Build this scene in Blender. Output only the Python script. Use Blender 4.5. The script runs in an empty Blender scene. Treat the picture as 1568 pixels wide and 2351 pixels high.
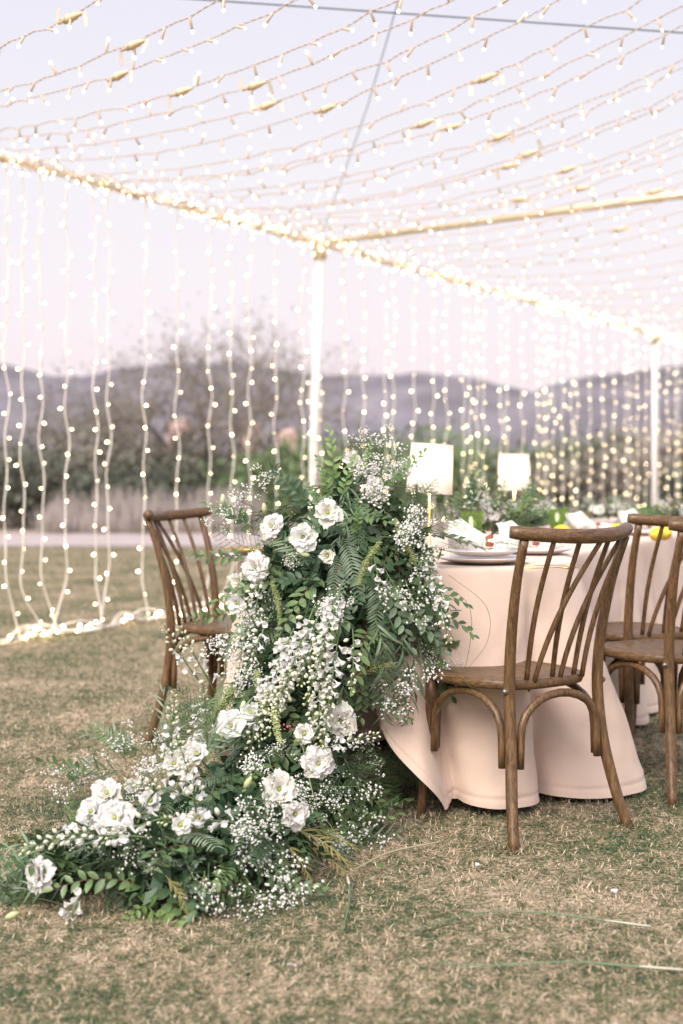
import bpy, math, random
import numpy as np
from mathutils import Vector, Matrix
from mathutils import noise as mnoise

R = math.radians
PI = math.pi
rnd = random.Random(11)
rng = np.random.default_rng(11)
sc = bpy.context.scene
COL = sc.collection

# ------------------------------------------------------------------ camera
CAM_H = 1.064
cam = bpy.data.cameras.new('camera')
cam.sensor_fit = 'VERTICAL'
cam.sensor_height = 36.0
cam.lens = 50.0
cam.shift_y = -0.0414
cam.clip_start = 0.1
cam.clip_end = 4000
cam.dof.use_dof = True
cam.dof.focus_distance = 4.05
cam.dof.aperture_fstop = 2.3
cam.dof.aperture_blades = 0
cam_o = bpy.data.objects.new('camera', cam)
cam_o.location = (0, 0, CAM_H)
cam_o.rotation_euler = (R(90), 0, 0)
COL.objects.link(cam_o)
sc.camera = cam_o

# ------------------------------------------------------------------ dusk sky
SUN_EL, SUN_AZ = R(45), R(205)          # soft afterglow from behind the camera, a little to the left
world = bpy.data.worlds.new('World')
sc.world = world
world.use_nodes = True
wt = world.node_tree
wt.nodes.clear()
w_out = wt.nodes.new('ShaderNodeOutputWorld')
w_bg = wt.nodes.new('ShaderNodeBackground')
w_sky = wt.nodes.new('ShaderNodeTexSky')
w_sky.sky_type = 'NISHITA'
w_sky.sun_disc = False
w_sky.sun_elevation = R(4)
w_sky.sun_rotation = SUN_AZ
w_tc = wt.nodes.new('ShaderNodeTexCoord')
w_sep = wt.nodes.new('ShaderNodeSeparateXYZ')
w_ramp = wt.nodes.new('ShaderNodeValToRGB')
w_mix = wt.nodes.new('ShaderNodeMix')
w_mix.data_type = 'RGBA'
w_scl = wt.nodes.new('ShaderNodeVectorMath')
w_scl.operation = 'SCALE'
w_scl.inputs['Scale'].default_value = 0.10
cr = w_ramp.color_ramp
cr.elements[0].position = 0.0
cr.elements[0].color = (0.97, 0.79, 0.84, 1)
cr.elements[1].position = 1.0
cr.elements[1].color = (0.70, 0.74, 0.93, 1)
for p_, c_ in ((0.05, (0.99, 0.84, 0.89, 1)), (0.10, (0.97, 0.885, 0.93, 1)), (0.20, (0.92, 0.885, 0.94, 1)), (0.33, (0.83, 0.815, 0.925, 1))):
    e_ = cr.elements.new(p_)
    e_.color = c_
wt.links.new(w_tc.outputs['Generated'], w_sep.inputs[0])
wt.links.new(w_sep.outputs['Z'], w_ramp.inputs[0])
wt.links.new(w_sky.outputs[0], w_scl.inputs[0])
w_mix.inputs[0].default_value = 0.06
wt.links.new(w_ramp.outputs[0], w_mix.inputs[6])
wt.links.new(w_scl.outputs[0], w_mix.inputs[7])
wt.links.new(w_mix.outputs[2], w_bg.inputs[0])
w_bg.inputs[1].default_value = 0.685
wt.links.new(w_bg.outputs[0], w_out.inputs[0])

sun = bpy.data.lights.new('sun', 'SUN')
sun.energy = 3.7
sun.angle = R(45)
sun.color = (1.0, 0.92, 0.83)
sun_o = bpy.data.objects.new('sun', sun)
sd = Vector((math.sin(SUN_AZ) * math.cos(SUN_EL), math.cos(SUN_AZ) * math.cos(SUN_EL), math.sin(SUN_EL)))
sun_o.rotation_euler = sd.to_track_quat('Z', 'Y').to_euler()
sun_o.location = (-3, -6, 8)
COL.objects.link(sun_o)

# ------------------------------------------------------------------ exposure and renderer
sc.view_settings.view_transform = 'Standard'
sc.view_settings.look = 'None'
sc.view_settings.exposure = 0.64
sc.view_settings.gamma = 1.0
sc.view_settings.use_curve_mapping = False
sc.render.engine = 'CYCLES'
cy = sc.cycles
cy.use_denoising = True
cy.max_bounces = 6
cy.diffuse_bounces = 2
cy.glossy_bounces = 3
cy.transmission_bounces = 8
cy.transparent_max_bounces = 8
cy.sample_clamp_indirect = 3.0
cy.caustics_reflective = False
cy.caustics_refractive = False
cy.use_adaptive_sampling = False

# ------------------------------------------------------------------ helpers
F = 3266.0                                # focal length in layout units


def at(x, y, Y):
    """a point Y metres into the scene that is seen at layout position (x, y)"""
    return Vector(((x - 784) * Y / F, Y, CAM_H - (y - 1078) * Y / F))


def gpt(x, y):
    """the point on the ground seen at layout position (x, y)"""
    Y = CAM_H * F / (y - 1078)
    return Vector(((x - 784) * Y / F, Y, 0))


class MB:
    """collects geometry for ONE mesh"""

    def __init__(self):
        self.v = []
        self.f = []
        self.m = []

    def quadstrip(self, rows, closed=False, mi=0):
        b = len(self.v)
        n = len(rows[0])
        for r in rows:
            self.v.extend([tuple(p) for p in r])
        for i in range(len(rows) - 1):
            for j in range(n if closed else n - 1):
                k = (j + 1) % n
                self.f.append((b + i * n + j, b + i * n + k, b + (i + 1) * n + k, b + (i + 1) * n + j))
                self.m.append(mi)
        return b

    def tube(self, pts, rad, n=8, mi=0, caps=True, flat=1.0, ref=None):
        pts = [Vector(p) for p in pts]
        m = len(pts)
        if not hasattr(rad, '__len__'):
            rad = [rad] * m
        tang = []
        for i in range(m):
            a = pts[max(i - 1, 0)]
            c = pts[min(i + 1, m - 1)]
            t = (c - a)
            tang.append(t.normalized() if t.length > 1e-9 else Vector((0, 0, 1)))
        t0 = tang[0]
        nr = Vector(ref) if ref is not None else (Vector((1, 0, 0)) if abs(t0.x) < 0.8 else Vector((0, 1, 0)))
        nr = (nr - t0 * nr.dot(t0)).normalized()
        rows = []
        for i in range(m):
            nr = (nr - tang[i] * nr.dot(tang[i]))
            nr = nr.normalized() if nr.length > 1e-9 else Vector((1, 0, 0))
            bi = tang[i].cross(nr)
            rows.append([pts[i] + nr * (math.cos(2 * PI * k / n) * rad[i]) + bi * (math.sin(2 * PI * k / n) * rad[i] * flat) for k in range(n)])
        b = self.quadstrip(rows, True, mi)
        if caps:
            self.f.append(tuple(b + k for k in range(n))[::-1])
            self.m.append(mi)
            self.f.append(tuple(b + (m - 1) * n + k for k in range(n)))
            self.m.append(mi)
        return self

    def lathe(self, prof, n=16, c=(0, 0, 0), mi=0, mat=None):
        rows = []
        for r, z in prof:
            row = [Vector((c[0] + math.cos(2 * PI * k / n) * r, c[1] + math.sin(2 * PI * k / n) * r, c[2] + z)) for k in range(n)]
            if mat is not None:
                row = [mat @ p for p in row]
            rows.append(row)
        self.quadstrip(rows, True, mi)
        return self

    def box(self, c, s, mi=0, mat=None):
        b = len(self.v)
        for sx in (-.5, .5):
            for sy in (-.5, .5):
                for sz in (-.5, .5):
                    p = Vector((c[0] + sx * s[0], c[1] + sy * s[1], c[2] + sz * s[2]))
                    self.v.append(tuple(mat @ p if mat is not None else p))
        for q in ((0, 1, 3, 2), (4, 6, 7, 5), (0, 4, 5, 1), (2, 3, 7, 6), (0, 2, 6, 4), (1, 5, 7, 3)):
            self.f.append(tuple(b + k for k in q))
            self.m.append(mi)
        return self

    def add(self, other, mat, mi=None):
        b = len(self.v)
        for p in other.v:
            self.v.append(tuple(mat @ Vector(p)))
        for q, m in zip(other.f, other.m):
            self.f.append(tuple(b + k for k in q))
            self.m.append(m if mi is None else mi)
        return self

    def mesh(self, name, mats, smooth=True):
        me = bpy.data.meshes.new(name)
        me.from_pydata(self.v, [], self.f)
        for mt in (mats if isinstance(mats, (list, tuple)) else [mats]):
            me.materials.append(mt)
        if len(me.materials) > 1:
            me.polygons.foreach_set('material_index', self.m)
        if smooth:
            me.polygons.foreach_set('use_smooth', [True] * len(me.polygons))
        me.update()
        return me

    def build(self, name, mats, parent=None, smooth=True, loc=None):
        return obj(name, self.mesh(name, mats, smooth), parent, loc)


def obj(name, me, parent=None, loc=None, mat=None):
    o = bpy.data.objects.new(name, me)
    if parent is not None:
        o.parent = parent
    if mat is not None:
        o.matrix_basis = mat
    elif loc is not None:
        o.location = loc
    COL.objects.link(o)
    return o


def np_mesh(name, verts, quads, mats, smooth=False, attr=None):
    """big meshes from numpy arrays; attr is one float per vertex"""
    me = bpy.data.meshes.new(name)
    nv, nf, k = len(verts), len(quads), quads.shape[1]
    me.vertices.add(nv)
    me.vertices.foreach_set('co', verts.astype(np.float32).ravel())
    me.loops.add(nf * k)
    me.loops.foreach_set('vertex_index', quads.astype(np.int32).ravel())
    me.polygons.add(nf)
    me.polygons.foreach_set('loop_start', np.arange(0, nf * k, k, dtype=np.int32))
    me.polygons.foreach_set('loop_total', np.full(nf, k, dtype=np.int32))
    if smooth:
        me.polygons.foreach_set('use_smooth', np.ones(nf, dtype=bool))
    for mt in (mats if isinstance(mats, (list, tuple)) else [mats]):
        me.materials.append(mt)
    if attr is not None:
        a = me.attributes.new('tone', 'FLOAT', 'POINT')
        a.data.foreach_set('value', attr.astype(np.float32))
    me.update(calc_edges=True)
    me.validate()
    return me


def tag(o, label, cat, group=None):
    o['label'] = label
    o['category'] = cat
    if group:
        o['group'] = group
    return o


def structure(o):
    o['kind'] = 'structure'
    return o


def thing(name, label, cat, loc=(0, 0, 0), rz=0.0, group=None):
    o = bpy.data.objects.new(name, None)
    o.empty_display_size = 0.05
    o.location = loc
    o.rotation_euler = (0, 0, rz)
    COL.objects.link(o)
    return tag(o, label, cat, group)


def smooth_path(pts, n):
    """Catmull-Rom through the points, n samples in all"""
    P = [Vector(p) for p in pts]
    P = [P[0] * 2 - P[1]] + P + [P[-1] * 2 - P[-2]]
    m = len(P) - 3
    out = []
    for i in range(n):
        f = i / (n - 1) * m
        k = min(int(f), m - 1)
        t = f - k
        a, b, c, d = P[k:k + 4]
        out.append(0.5 * ((2 * b) + (c - a) * t + (2 * a - 5 * b + 4 * c - d) * t * t + (3 * b - a - 3 * c + d) * t ** 3))
    return out


# ------------------------------------------------------------------ materials
def new_mat(name):
    m = bpy.data.materials.new(name)
    m.use_nodes = True
    nt = m.node_tree
    return m, nt, nt.nodes['Principled BSDF'], nt.nodes['Material Output']


def node(nt, kind, **kw):
    n = nt.nodes.new(kind)
    for k, v in kw.items():
        setattr(n, k, v)
    return n


def ramp(nt, src, stops):
    r = nt.nodes.new('ShaderNodeValToRGB')
    el = r.color_ramp.elements
    el[0].position, el[0].color = stops[0][0], (*stops[0][1], 1)
    el[1].position, el[1].color = stops[-1][0], (*stops[-1][1], 1)
    for p, c in stops[1:-1]:
        e = el.new(p)
        e.color = (*c, 1)
    nt.links.new(src, r.inputs[0])
    return r.outputs[0]


def noise(nt, scale=5.0, detail=4.0, rough=0.6, stretch=None, coord='Object', dist=0.0):
    tc = nt.nodes.new('ShaderNodeTexCoord')
    v = tc.outputs[coord]
    if stretch:
        mp = nt.nodes.new('ShaderNodeMapping')
        mp.inputs['Scale'].default_value = stretch
        nt.links.new(v, mp.inputs[0])
        v = mp.outputs[0]
    nz = nt.nodes.new('ShaderNodeTexNoise')
    nz.inputs['Scale'].default_value = scale
    nz.inputs['Detail'].default_value = detail
    nz.inputs['Roughness'].default_value = rough
    nz.inputs['Distortion'].default_value = dist
    nt.links.new(v, nz.inputs['Vector'])
    return nz.outputs['Fac']


def bump(nt, bsdf, src, strength=0.3, dist=0.002):
    b = nt.nodes.new('ShaderNodeBump')
    b.inputs['Strength'].default_value = strength
    b.inputs['Distance'].default_value = dist
    nt.links.new(src, b.inputs['Height'])
    nt.links.new(b.outputs[0], bsdf.inputs['Normal'])


def plain(name, c, rough=0.6, metal=0.0, var=0.12, scale=20.0, spec=0.5):
    m, nt, b, o = new_mat(name)
    f = noise(nt, scale)
    lo = tuple(x * (1 - var) for x in c)
    hi = tuple(min(1, x * (1 + var)) for x in c)
    nt.links.new(ramp(nt, f, [(0.3, lo), (0.7, hi)]), b.inputs['Base Color'])
    b.inputs['Roughness'].default_value = rough
    b.inputs['Metallic'].default_value = metal
    b.inputs['Specular IOR Level'].default_value = spec
    return m


def leaf_mat(name, dark, mid, light, trans=0.25, rough=0.45, tint=None):
    """leaf colours that differ from piece to piece and along the blade"""
    m, nt, b, o = new_mat(name)
    oi = nt.nodes.new('ShaderNodeObjectInfo')
    f = noise(nt, 28.0, 3.0)
    ad = node(nt, 'ShaderNodeMath', operation='ADD')
    ml = node(nt, 'ShaderNodeMath', operation='MULTIPLY')
    ml.inputs[1].default_value = 0.55
    nt.links.new(oi.outputs['Random'], ml.inputs[0])
    sb = node(nt, 'ShaderNodeMath', operation='MULTIPLY_ADD')
    sb.inputs[1].default_value = 0.9
    sb.inputs[2].default_value = -0.22
    nt.links.new(f, sb.inputs[0])
    nt.links.new(ml.outputs[0], ad.inputs[0])
    nt.links.new(sb.outputs[0], ad.inputs[1])
    c = ramp(nt, ad.outputs[0], [(0.08, dark), (0.42, mid), (0.85, light)])
    nt.links.new(c, b.inputs['Base Color'])
    b.inputs['Roughness'].default_value = rough
    tr = nt.nodes.new('ShaderNodeBsdfTranslucent')
    nt.links.new(c, tr.inputs[0])
    mx = nt.nodes.new('ShaderNodeMixShader')
    mx.inputs[0].default_value = trans
    nt.links.new(b.outputs[0], mx.inputs[1])
    nt.links.new(tr.outputs[0], mx.inputs[2])
    nt.links.new(mx.outputs[0], o.inputs[0])
    return m


def emit_mat(name, c, strength, sampling='NONE'):
    m, nt, b, o = new_mat(name)
    b.inputs['Base Color'].default_value = (0.9, 0.85, 0.75, 1)
    b.inputs['Emission Color'].default_value = (*c, 1)
    oi = nt.nodes.new('ShaderNodeObjectInfo')
    mr = node(nt, 'ShaderNodeMapRange')
    mr.inputs['To Min'].default_value = strength * 0.3
    mr.inputs['To Max'].default_value = strength * 1.35
    nt.links.new(oi.outputs['Random'], mr.inputs['Value'])
    nt.links.new(mr.outputs[0], b.inputs['Emission Strength'])
    m.cycles.emission_sampling = sampling
    return m


def wood_mat(name, stretch):
    m, nt, b, o = new_mat(name)
    f = noise(nt, 20.0, 6.0, 0.65, stretch, dist=0.8)
    g = noise(nt, 70.0, 3.0, 0.6, stretch)
    oi = nt.nodes.new('ShaderNodeObjectInfo')
    mx = node(nt, 'ShaderNodeMix', data_type='FLOAT')
    mx.inputs[0].default_value = 0.35
    nt.links.new(f, mx.inputs[2])
    nt.links.new(g, mx.inputs[3])
    nt.links.new(ramp(nt, mx.outputs[0], [(0.34, (0.024, 0.012, 0.005)), (0.44, (0.080, 0.042, 0.017)), (0.55, (0.150, 0.082, 0.035)), (0.70, (0.26, 0.16, 0.085))]), b.inputs['Base Color'])
    b.inputs['Roughness'].default_value = 0.42
    bump(nt, b, g, 0.35, 0.001)
    return m


M = {}
M['wood'] = wood_mat('chair_wood', (6, 6, 0.5))
M['wood_rail'] = wood_mat('rail_wood', (0.7, 6, 6))
M['wood_seat'] = wood_mat('seat_wood', (5, 0.8, 5))
M['bolt'] = plain('bolt_steel', (0.22, 0.18, 0.14), 0.4, 0.8)
M['pipe'] = plain('gilded_pipe', (0.84, 0.72, 0.52), 0.35, 0.5, 0.1, 6)
M['white_post'] = plain('white_painted_post', (0.84, 0.81, 0.80), 0.5, 0, 0.04, 4)
M['wire'] = plain('cream_wire', (0.60, 0.47, 0.38), 0.55, 0, 0.1, 60)
M['wire_white'] = plain('white_wire', (0.88, 0.82, 0.76), 0.5, 0, 0.05, 60)
M['socket'] = plain('socket_plastic', (0.66, 0.53, 0.41), 0.4, 0, 0.05, 60)
M['plug'] = plain('plug_plastic', (0.70, 0.55, 0.35), 0.4, 0, 0.08, 60)
M['bulb'] = emit_mat('warm_bulb', (1.0, 0.76, 0.42), 17.0)
M['bulb_ground'] = emit_mat('warm_bulb_on_grass', (1.0, 0.74, 0.40), 60.0, 'AUTO')
M['bulb_near'] = emit_mat('warm_bulb_overhead', (1.0, 0.80, 0.50), 5.5)
M['cable'] = plain('steel_cable', (0.10, 0.13, 0.15), 0.5, 0.3)

# ================================================================== THE SETTING
def grass_color(nt, vec_scale=1.0, attr=False):
    """dry mown turf: straw with green patches; colours of the blades themselves"""
    a = noise(nt, 1.6, 4.0, 0.65)
    b = noise(nt, 22.0, 4.0, 0.65)
    c = noise(nt, 90.0, 2.0, 0.6)
    mx = node(nt, 'ShaderNodeMix', data_type='FLOAT')
    mx.inputs[0].default_value = 0.60
    nt.links.new(a, mx.inputs[2])
    nt.links.new(b, mx.inputs[3])
    last = mx.outputs[0]
    m2 = node(nt, 'ShaderNodeMix', data_type='FLOAT')
    m2.inputs[0].default_value = 0.36
    nt.links.new(last, m2.inputs[2])
    if attr:
        at_ = nt.nodes.new('ShaderNodeAttribute')
        at_.attribute_name = 'tone'
        nt.links.new(at_.outputs['Fac'], m2.inputs[3])
    else:
        nt.links.new(c, m2.inputs[3])
    return m2.outputs[0]


GRASS = [(0.38, (0.024, 0.060, 0.024)), (0.46, (0.085, 0.120, 0.048)), (0.497, (0.24, 0.195, 0.11)), (0.547, (0.45, 0.345, 0.235)), (0.645, (0.70, 0.555, 0.42))]
m, nt, b, o = new_mat('turf_soil')
nt.links.new(ramp(nt, grass_color(nt), [(p, tuple(x * 0.85 for x in c)) for p, c in GRASS]), b.inputs['Base Color'])
b.inputs['Roughness'].default_value = 0.9
bump(nt, b, noise(nt, 160.0, 3.0), 0.6, 0.01)
M['turf'] = m
m, nt, b, o = new_mat('grass_blade')
gc = ramp(nt, grass_color(nt, attr=True), GRASS)
nt.links.new(gc, b.inputs['Base Color'])
b.inputs['Roughness'].default_value = 0.7
b.inputs['Specular IOR Level'].default_value = 0.25
M['blade'] = m
M['desert'] = plain('desert_soil', (0.34, 0.27, 0.22), 0.95, 0, 0.3, 0.8)
M['path'] = plain('pale_gravel', (0.40, 0.335, 0.325), 0.9, 0, 0.12, 3.0)
M['kerb'] = plain('kerb_stone', (0.25, 0.22, 0.22), 0.9, 0, 0.15, 8.0)
M['hill'] = plain('desert_hill', (0.15, 0.135, 0.155), 0.95, 0, 0.55, 0.03)


def sheet(name, x0, x1, y0, y1, z, mt, nx=1, ny=1):
    mb = MB()
    mb.quadstrip([[(x0 + (x1 - x0) * i / nx, y0 + (y1 - y0) * j / ny, z) for i in range(nx + 1)] for j in range(ny + 1)])
    return structure(mb.build(name, mt, smooth=False))


sheet('ground', -1500, 1500, -60, 2500, -0.03, M['desert'])
sheet('lawn', -60, 60, -30, 19.5, 0.0, M['turf'])
sheet('path', -60, 60, 19.62, 23.8, -0.012, M['path'])
mb = MB()
mb.box((0, 19.56, -0.02), (120, 0.12, 0.08))
structure(mb.build('lawn_edging', M['kerb'], smooth=False))


# short mown grass, thick near the camera
def grass_blades():
    parts = []
    N = 400000
    u_ = rng.random(N)
    # density falls off with distance
    Y = (2.1 ** 0.3 + u_ * (19.4 ** 0.3 - 2.1 ** 0.3)) ** (1 / 0.3)
    X = (rng.random(N) * 2 - 1) * (0.26 * Y + 0.35)
    # tufts left standing around the chair feet
    feet = np.array([(0.473, 3.954), (0.847, 4.235), (0.245, 4.345), (1.086, 4.61), (1.50, 4.80), (-0.70, 5.59), (-0.51, 6.0), (1.04, 5.15)])
    kf = rng.integers(0, len(feet), 2600)
    fa, fr_ = rng.random(2600) * 2 * PI, np.abs(rng.normal(0.012, 0.022, 2600)) + 0.012
    X = np.concatenate([X, feet[kf, 0] + np.cos(fa) * fr_])
    Y = np.concatenate([Y, feet[kf, 1] + np.sin(fa) * fr_])
    n = len(Y)
    az = rng.random(n) * 2 * PI
    el = np.abs(rng.normal(0.35, 0.4, n))
    el[-2600:] = rng.uniform(0.5, 1.2, 2600)
    el = np.clip(el, 0.02, 1.2)
    L = rng.uniform(0.008, 0.022, n) * (1 + 0.05 * Y)
    W = rng.uniform(0.0005, 0.0011, n) * (0.7 + 0.16 * Y)
    d = np.stack([np.cos(az) * np.cos(el), np.sin(az) * np.cos(el), np.sin(el)], 1)
    side = np.stack([-np.sin(az), np.cos(az), rng.normal(0, 0.35, n)], 1)
    root = np.stack([X, Y, rng.uniform(0.0, 0.008, n)], 1)
    mid = root + d * (L * 0.45)[:, None]
    tip = root + d * L[:, None] + np.stack([np.zeros(n), np.zeros(n), rng.uniform(-0.004, 0.004, n)], 1)
    v = np.empty((n, 4, 3))
    v[:, 0] = root
    v[:, 1] = mid + side * W[:, None]
    v[:, 2] = tip
    v[:, 3] = mid - side * W[:, None]
    v[:, :, 2] = np.maximum(v[:, :, 2], 0.001)
    q = np.arange(n * 4).reshape(n, 4)
    tone = np.repeat(rng.normal(0.5, 0.2, n), 4)
    me = np_mesh('grass', v.reshape(-1, 3), q, M['blade'], attr=np.clip(tone, 0, 1))
    o = obj('grass', me)
    tag(o, 'short dry straw and green grass blades covering the lawn', 'grass')
    o['kind'] = 'stuff'


grass_blades()


# ------------------------------------------------------------------ hills
def hill(name, prof, Y0, Y1, seed):
    """a ridge whose crest follows the points (x, height); a real slope before and behind it"""
    r = random.Random(seed)
    xs = np.linspace(prof[0][0], prof[-1][0], 90)
    hs = np.interp(xs, [p[0] for p in prof], [p[1] for p in prof])
    for i in range(1, 89):
        hs[i] *= 1 + r.uniform(-0.012, 0.012)
    rows = []
    for j in range(25):
        f = j / 24
        yy = Y0 + (Y1 - Y0) * f
        g = math.sin(PI * f) ** 0.8 if f < 0.5 else math.sin(PI * f)
        row = []
        for i, x in enumerate(xs):
            rel = math.sin(x * 0.11 + j * 0.5 + seed) * 0.5 + math.sin(x * 0.05 - j * 0.9) * 0.5 + r.uniform(-0.3, 0.3)
            row.append((x * (0.8 + 0.2 * yy / ((Y0 + Y1) / 2)), yy, max(hs[i] * g * (1 + 0.05 * rel * (1 - g) * 4), 0) - 0.5))
        rows.append(row)
    mb = MB()
    mb.quadstrip(rows)
    return structure(mb.build(name, M['hill']))


def crest(pts, Y):
    return [((x - 784) * Y / F, CAM_H + (1078 - y) * Y / F + 0.5) for x, y in pts]


hill('hill_range', crest([(-900, 870), (-300, 845), (-100, 836), (0, 840), (60, 848), (150, 874), (230, 868), (330, 852), (430, 843), (560, 842), (680, 862), (790, 872), (870, 868), (950, 861), (1040, 868), (1100, 884), (1190, 910), (1300, 950), (1500, 1010), (1700, 1050)], 520), 330, 710, 3)
hill('hill_slope', crest([(880, 1060), (1000, 1010), (1100, 955), (1190, 912), (1260, 886), (1330, 868), (1420, 862), (1500, 851), (1568, 842), (1700, 830), (2000, 838), (2500, 900)], 430), 280, 580, 5)

# ------------------------------------------------------------------ trees and shrubs behind the path
M['bark'] = plain('grey_bark', (0.23, 0.195, 0.165), 0.9, 0, 0.25, 12)
M['fol_dark'] = leaf_mat('dark_shrub_leaf', (0.06, 0.07, 0.052), (0.115, 0.125, 0.092), (0.18, 0.19, 0.145), 0.15, 0.7)
M['fol_grey'] = leaf_mat('grey_shrub_leaf', (0.12, 0.115, 0.09), (0.22, 0.205, 0.165), (0.32, 0.295, 0.24), 0.15, 0.8)
M['fol_green'] = leaf_mat('green_shrub_leaf', (0.06, 0.10, 0.04), (0.12, 0.18, 0.075), (0.19, 0.27, 0.12), 0.2, 0.7)
M['fol_tan'] = leaf_mat('tan_shrub_leaf', (0.16, 0.135, 0.115), (0.26, 0.22, 0.19), (0.36, 0.31, 0.27), 0.15, 0.8)
M['dry_grass'] = leaf_mat('dry_bunch_grass', (0.26, 0.22, 0.20), (0.38, 0.33, 0.31), (0.48, 0.43, 0.41), 0.2, 0.8)


def branches(mb, p, d, L, r, depth, tips, rr, spread=0.6, up=0.15):
    mid = p + d * L * 0.55 + Vector((rr.uniform(-1, 1), rr.uniform(-1, 1), rr.uniform(-.5, .5))) * L * 0.07
    e = p + d * L + Vector((rr.uniform(-1, 1), rr.uniform(-1, 1), rr.uniform(-.5, .5))) * L * 0.10
    mb.tube([p, mid, e], [r, r * 0.8, r * 0.62], 5 if depth > 2 else 3, caps=False)
    tips.append((e, depth))
    if depth == 0:
        return
    for k in range(rr.choice((2, 3, 3)) if depth > 1 else 3):
        nd = (d + Vector((rr.gauss(0, 1), rr.gauss(0, 1), rr.gauss(0, 0.7))) * spread + Vector((0, 0, up))).normalized()
        st = p + d * L * rr.uniform(0.5, 1.0)
        if k == 0:
            st = e
        branches(mb, st, nd, L * rr.uniform(0.6, 0.82), r * 0.6, depth - 1, tips, rr, spread, up)


def foliage(tips, n_per, size, sig, rg):
    C = np.array([list(t) for t in tips])
    n = len(C) * n_per
    P = np.repeat(C, n_per, 0) + rg.normal(0, 1, (n, 3)) * np.array(sig)
    a = rg.normal(0, 1, (n, 3))
    a /= np.linalg.norm(a, axis=1)[:, None]
    c = np.cross(a, rg.normal(0, 1, (n, 3)))
    c /= np.linalg.norm(c, axis=1)[:, None]
    s = rg.uniform(0.5, 1.3, n)[:, None] * size
    v = np.stack([P - a * s, P + c * s * 0.4, P + a * s, P - c * s * 0.4], 1)
    v[:, :, 2] = np.maximum(v[:, :, 2], 0.02)
    return v.reshape(-1, 3), np.arange(n * 4).reshape(n, 4)


def tree(name, label, cat, x, Y, h, spread, fol, seed, depth=4, n_per=5, size=0.07, sig=0.2, stems=3, group=None, trunk_r=0.06, lift=0.35):
    rr = random.Random(seed)
    rg = np.random.default_rng(seed)
    base = Vector(((x - 784) * Y / F, Y, -0.03))
    t = thing(name, label, cat, base, 0, group)
    mb = MB()
    tips = []
    for k in range(stems):
        a = 2 * PI * k / stems + rr.uniform(-0.5, 0.5)
        d = Vector((math.cos(a) * lift, math.sin(a) * lift, 1)).normalized()
        branches(mb, Vector((math.cos(a) * 0.08, math.sin(a) * 0.08, 0)), d, h * 0.36, trunk_r, depth, tips, rr, spread)
    zs = max(p.z for p, _ in tips)
    sc_ = h / zs
    mb.v = [(p[0], p[1], p[2] * sc_) for p in mb.v]
    mb.build('trunk', M['bark'], t)
    if n_per:
        tp = [Vector((p.x, p.y, p.z * sc_)) for p, dd in tips if dd <= 2]
        v, q = foliage(tp, n_per, size, sig, rg)
        obj('crown', np_mesh('crown', v, q, M[fol]), t)
    return t


GT = 'bare grey trees behind the path'
tree('bare_tree', 'tall bare twiggy mesquite tree left of the white corner post', 'tree', 470, 29, 4.5, 0.75, 'fol_grey', 1, 5, 2, 0.05, 0.25, 4, GT, 0.07, 0.5)
tree('bare_tree', 'bare twiggy tree at the left behind the hanging lights, with leaning limbs', 'tree', 320, 30, 4.0, 0.75, 'fol_grey', 2, 5, 2, 0.05, 0.25, 4, GT, 0.06, 0.6)
tree('bare_tree', 'thin bare tree just behind the white corner post', 'tree', 650, 31, 3.9, 0.7, 'fol_grey', 4, 5, 2, 0.05, 0.25, 3, GT, 0.05, 0.4)
tree('bare_tree', 'low bare tree under the left hill crest', 'tree', 205, 33, 3.0, 0.7, 'fol_grey', 5, 5, 2, 0.05, 0.25, 3, GT, 0.05, 0.5)
GS = 'shrubs behind the path'
for i, (x, Y, h, fol, lab) in enumerate([
        (15, 26.5, 1.75, 'fol_dark', 'dark green shrub at the far left edge behind the lights'),
        (110, 29, 1.5, 'fol_grey', 'grey shrub beside the dark shrub at the far left'),
        (185, 27.5, 1.0, 'fol_dark', 'low dark shrub second from the left edge'),
        (270, 30, 2.2, 'fol_grey', 'grey green shrub under the leaning bare tree'),
        (370, 27.5, 1.25, 'fol_dark', 'dark shrub behind the back of the left chair'),
        (450, 28.5, 1.95, 'fol_grey', 'grey shrub at the foot of the tall bare mesquite'),
        (545, 29, 1.35, 'fol_tan', 'tan shrub right of the tall bare mesquite'),
        (650, 26.5, 1.75, 'fol_green', 'rounded green shrub left of the white corner post'),
        (720, 30, 1.75, 'fol_grey', 'grey shrub directly behind the corner post'),
        (800, 33, 2.0, 'fol_dark', 'dark green shrub right of the corner post above the flowers'),
        (880, 32, 2.05, 'fol_green', 'green shrub behind the top of the flower arrangement'),
        (1000, 31, 2.15, 'fol_green', 'tall bright green shrub behind the nearer lamp'),
        (1100, 32, 1.9, 'fol_green', 'green shrub between the two lamps'),
        (1200, 31, 1.7, 'fol_grey', 'grey green shrub behind the farther lamp'),
        (1280, 33, 1.9, 'fol_green', 'dull green shrub right of the farther lamp'),
        (1370, 32, 1.7, 'fol_grey', 'grey shrub left of the right hand post'),
        (1450, 34, 2.2, 'fol_grey', 'grey twiggy shrub just left of the right hand post'),
        (1545, 30, 2.3, 'fol_tan', 'tan shrub right of the right hand post'),
        (1620, 28, 1.6, 'fol_dark', 'dark low shrub at the right edge'),
]):
    tree('shrub', lab, 'shrub', x, Y, h * 0.86, 0.95, fol, 40 + i, 3, 22, 0.09, (0.36, 0.36, 0.2), 5, GS, 0.03, 1.1)


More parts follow.
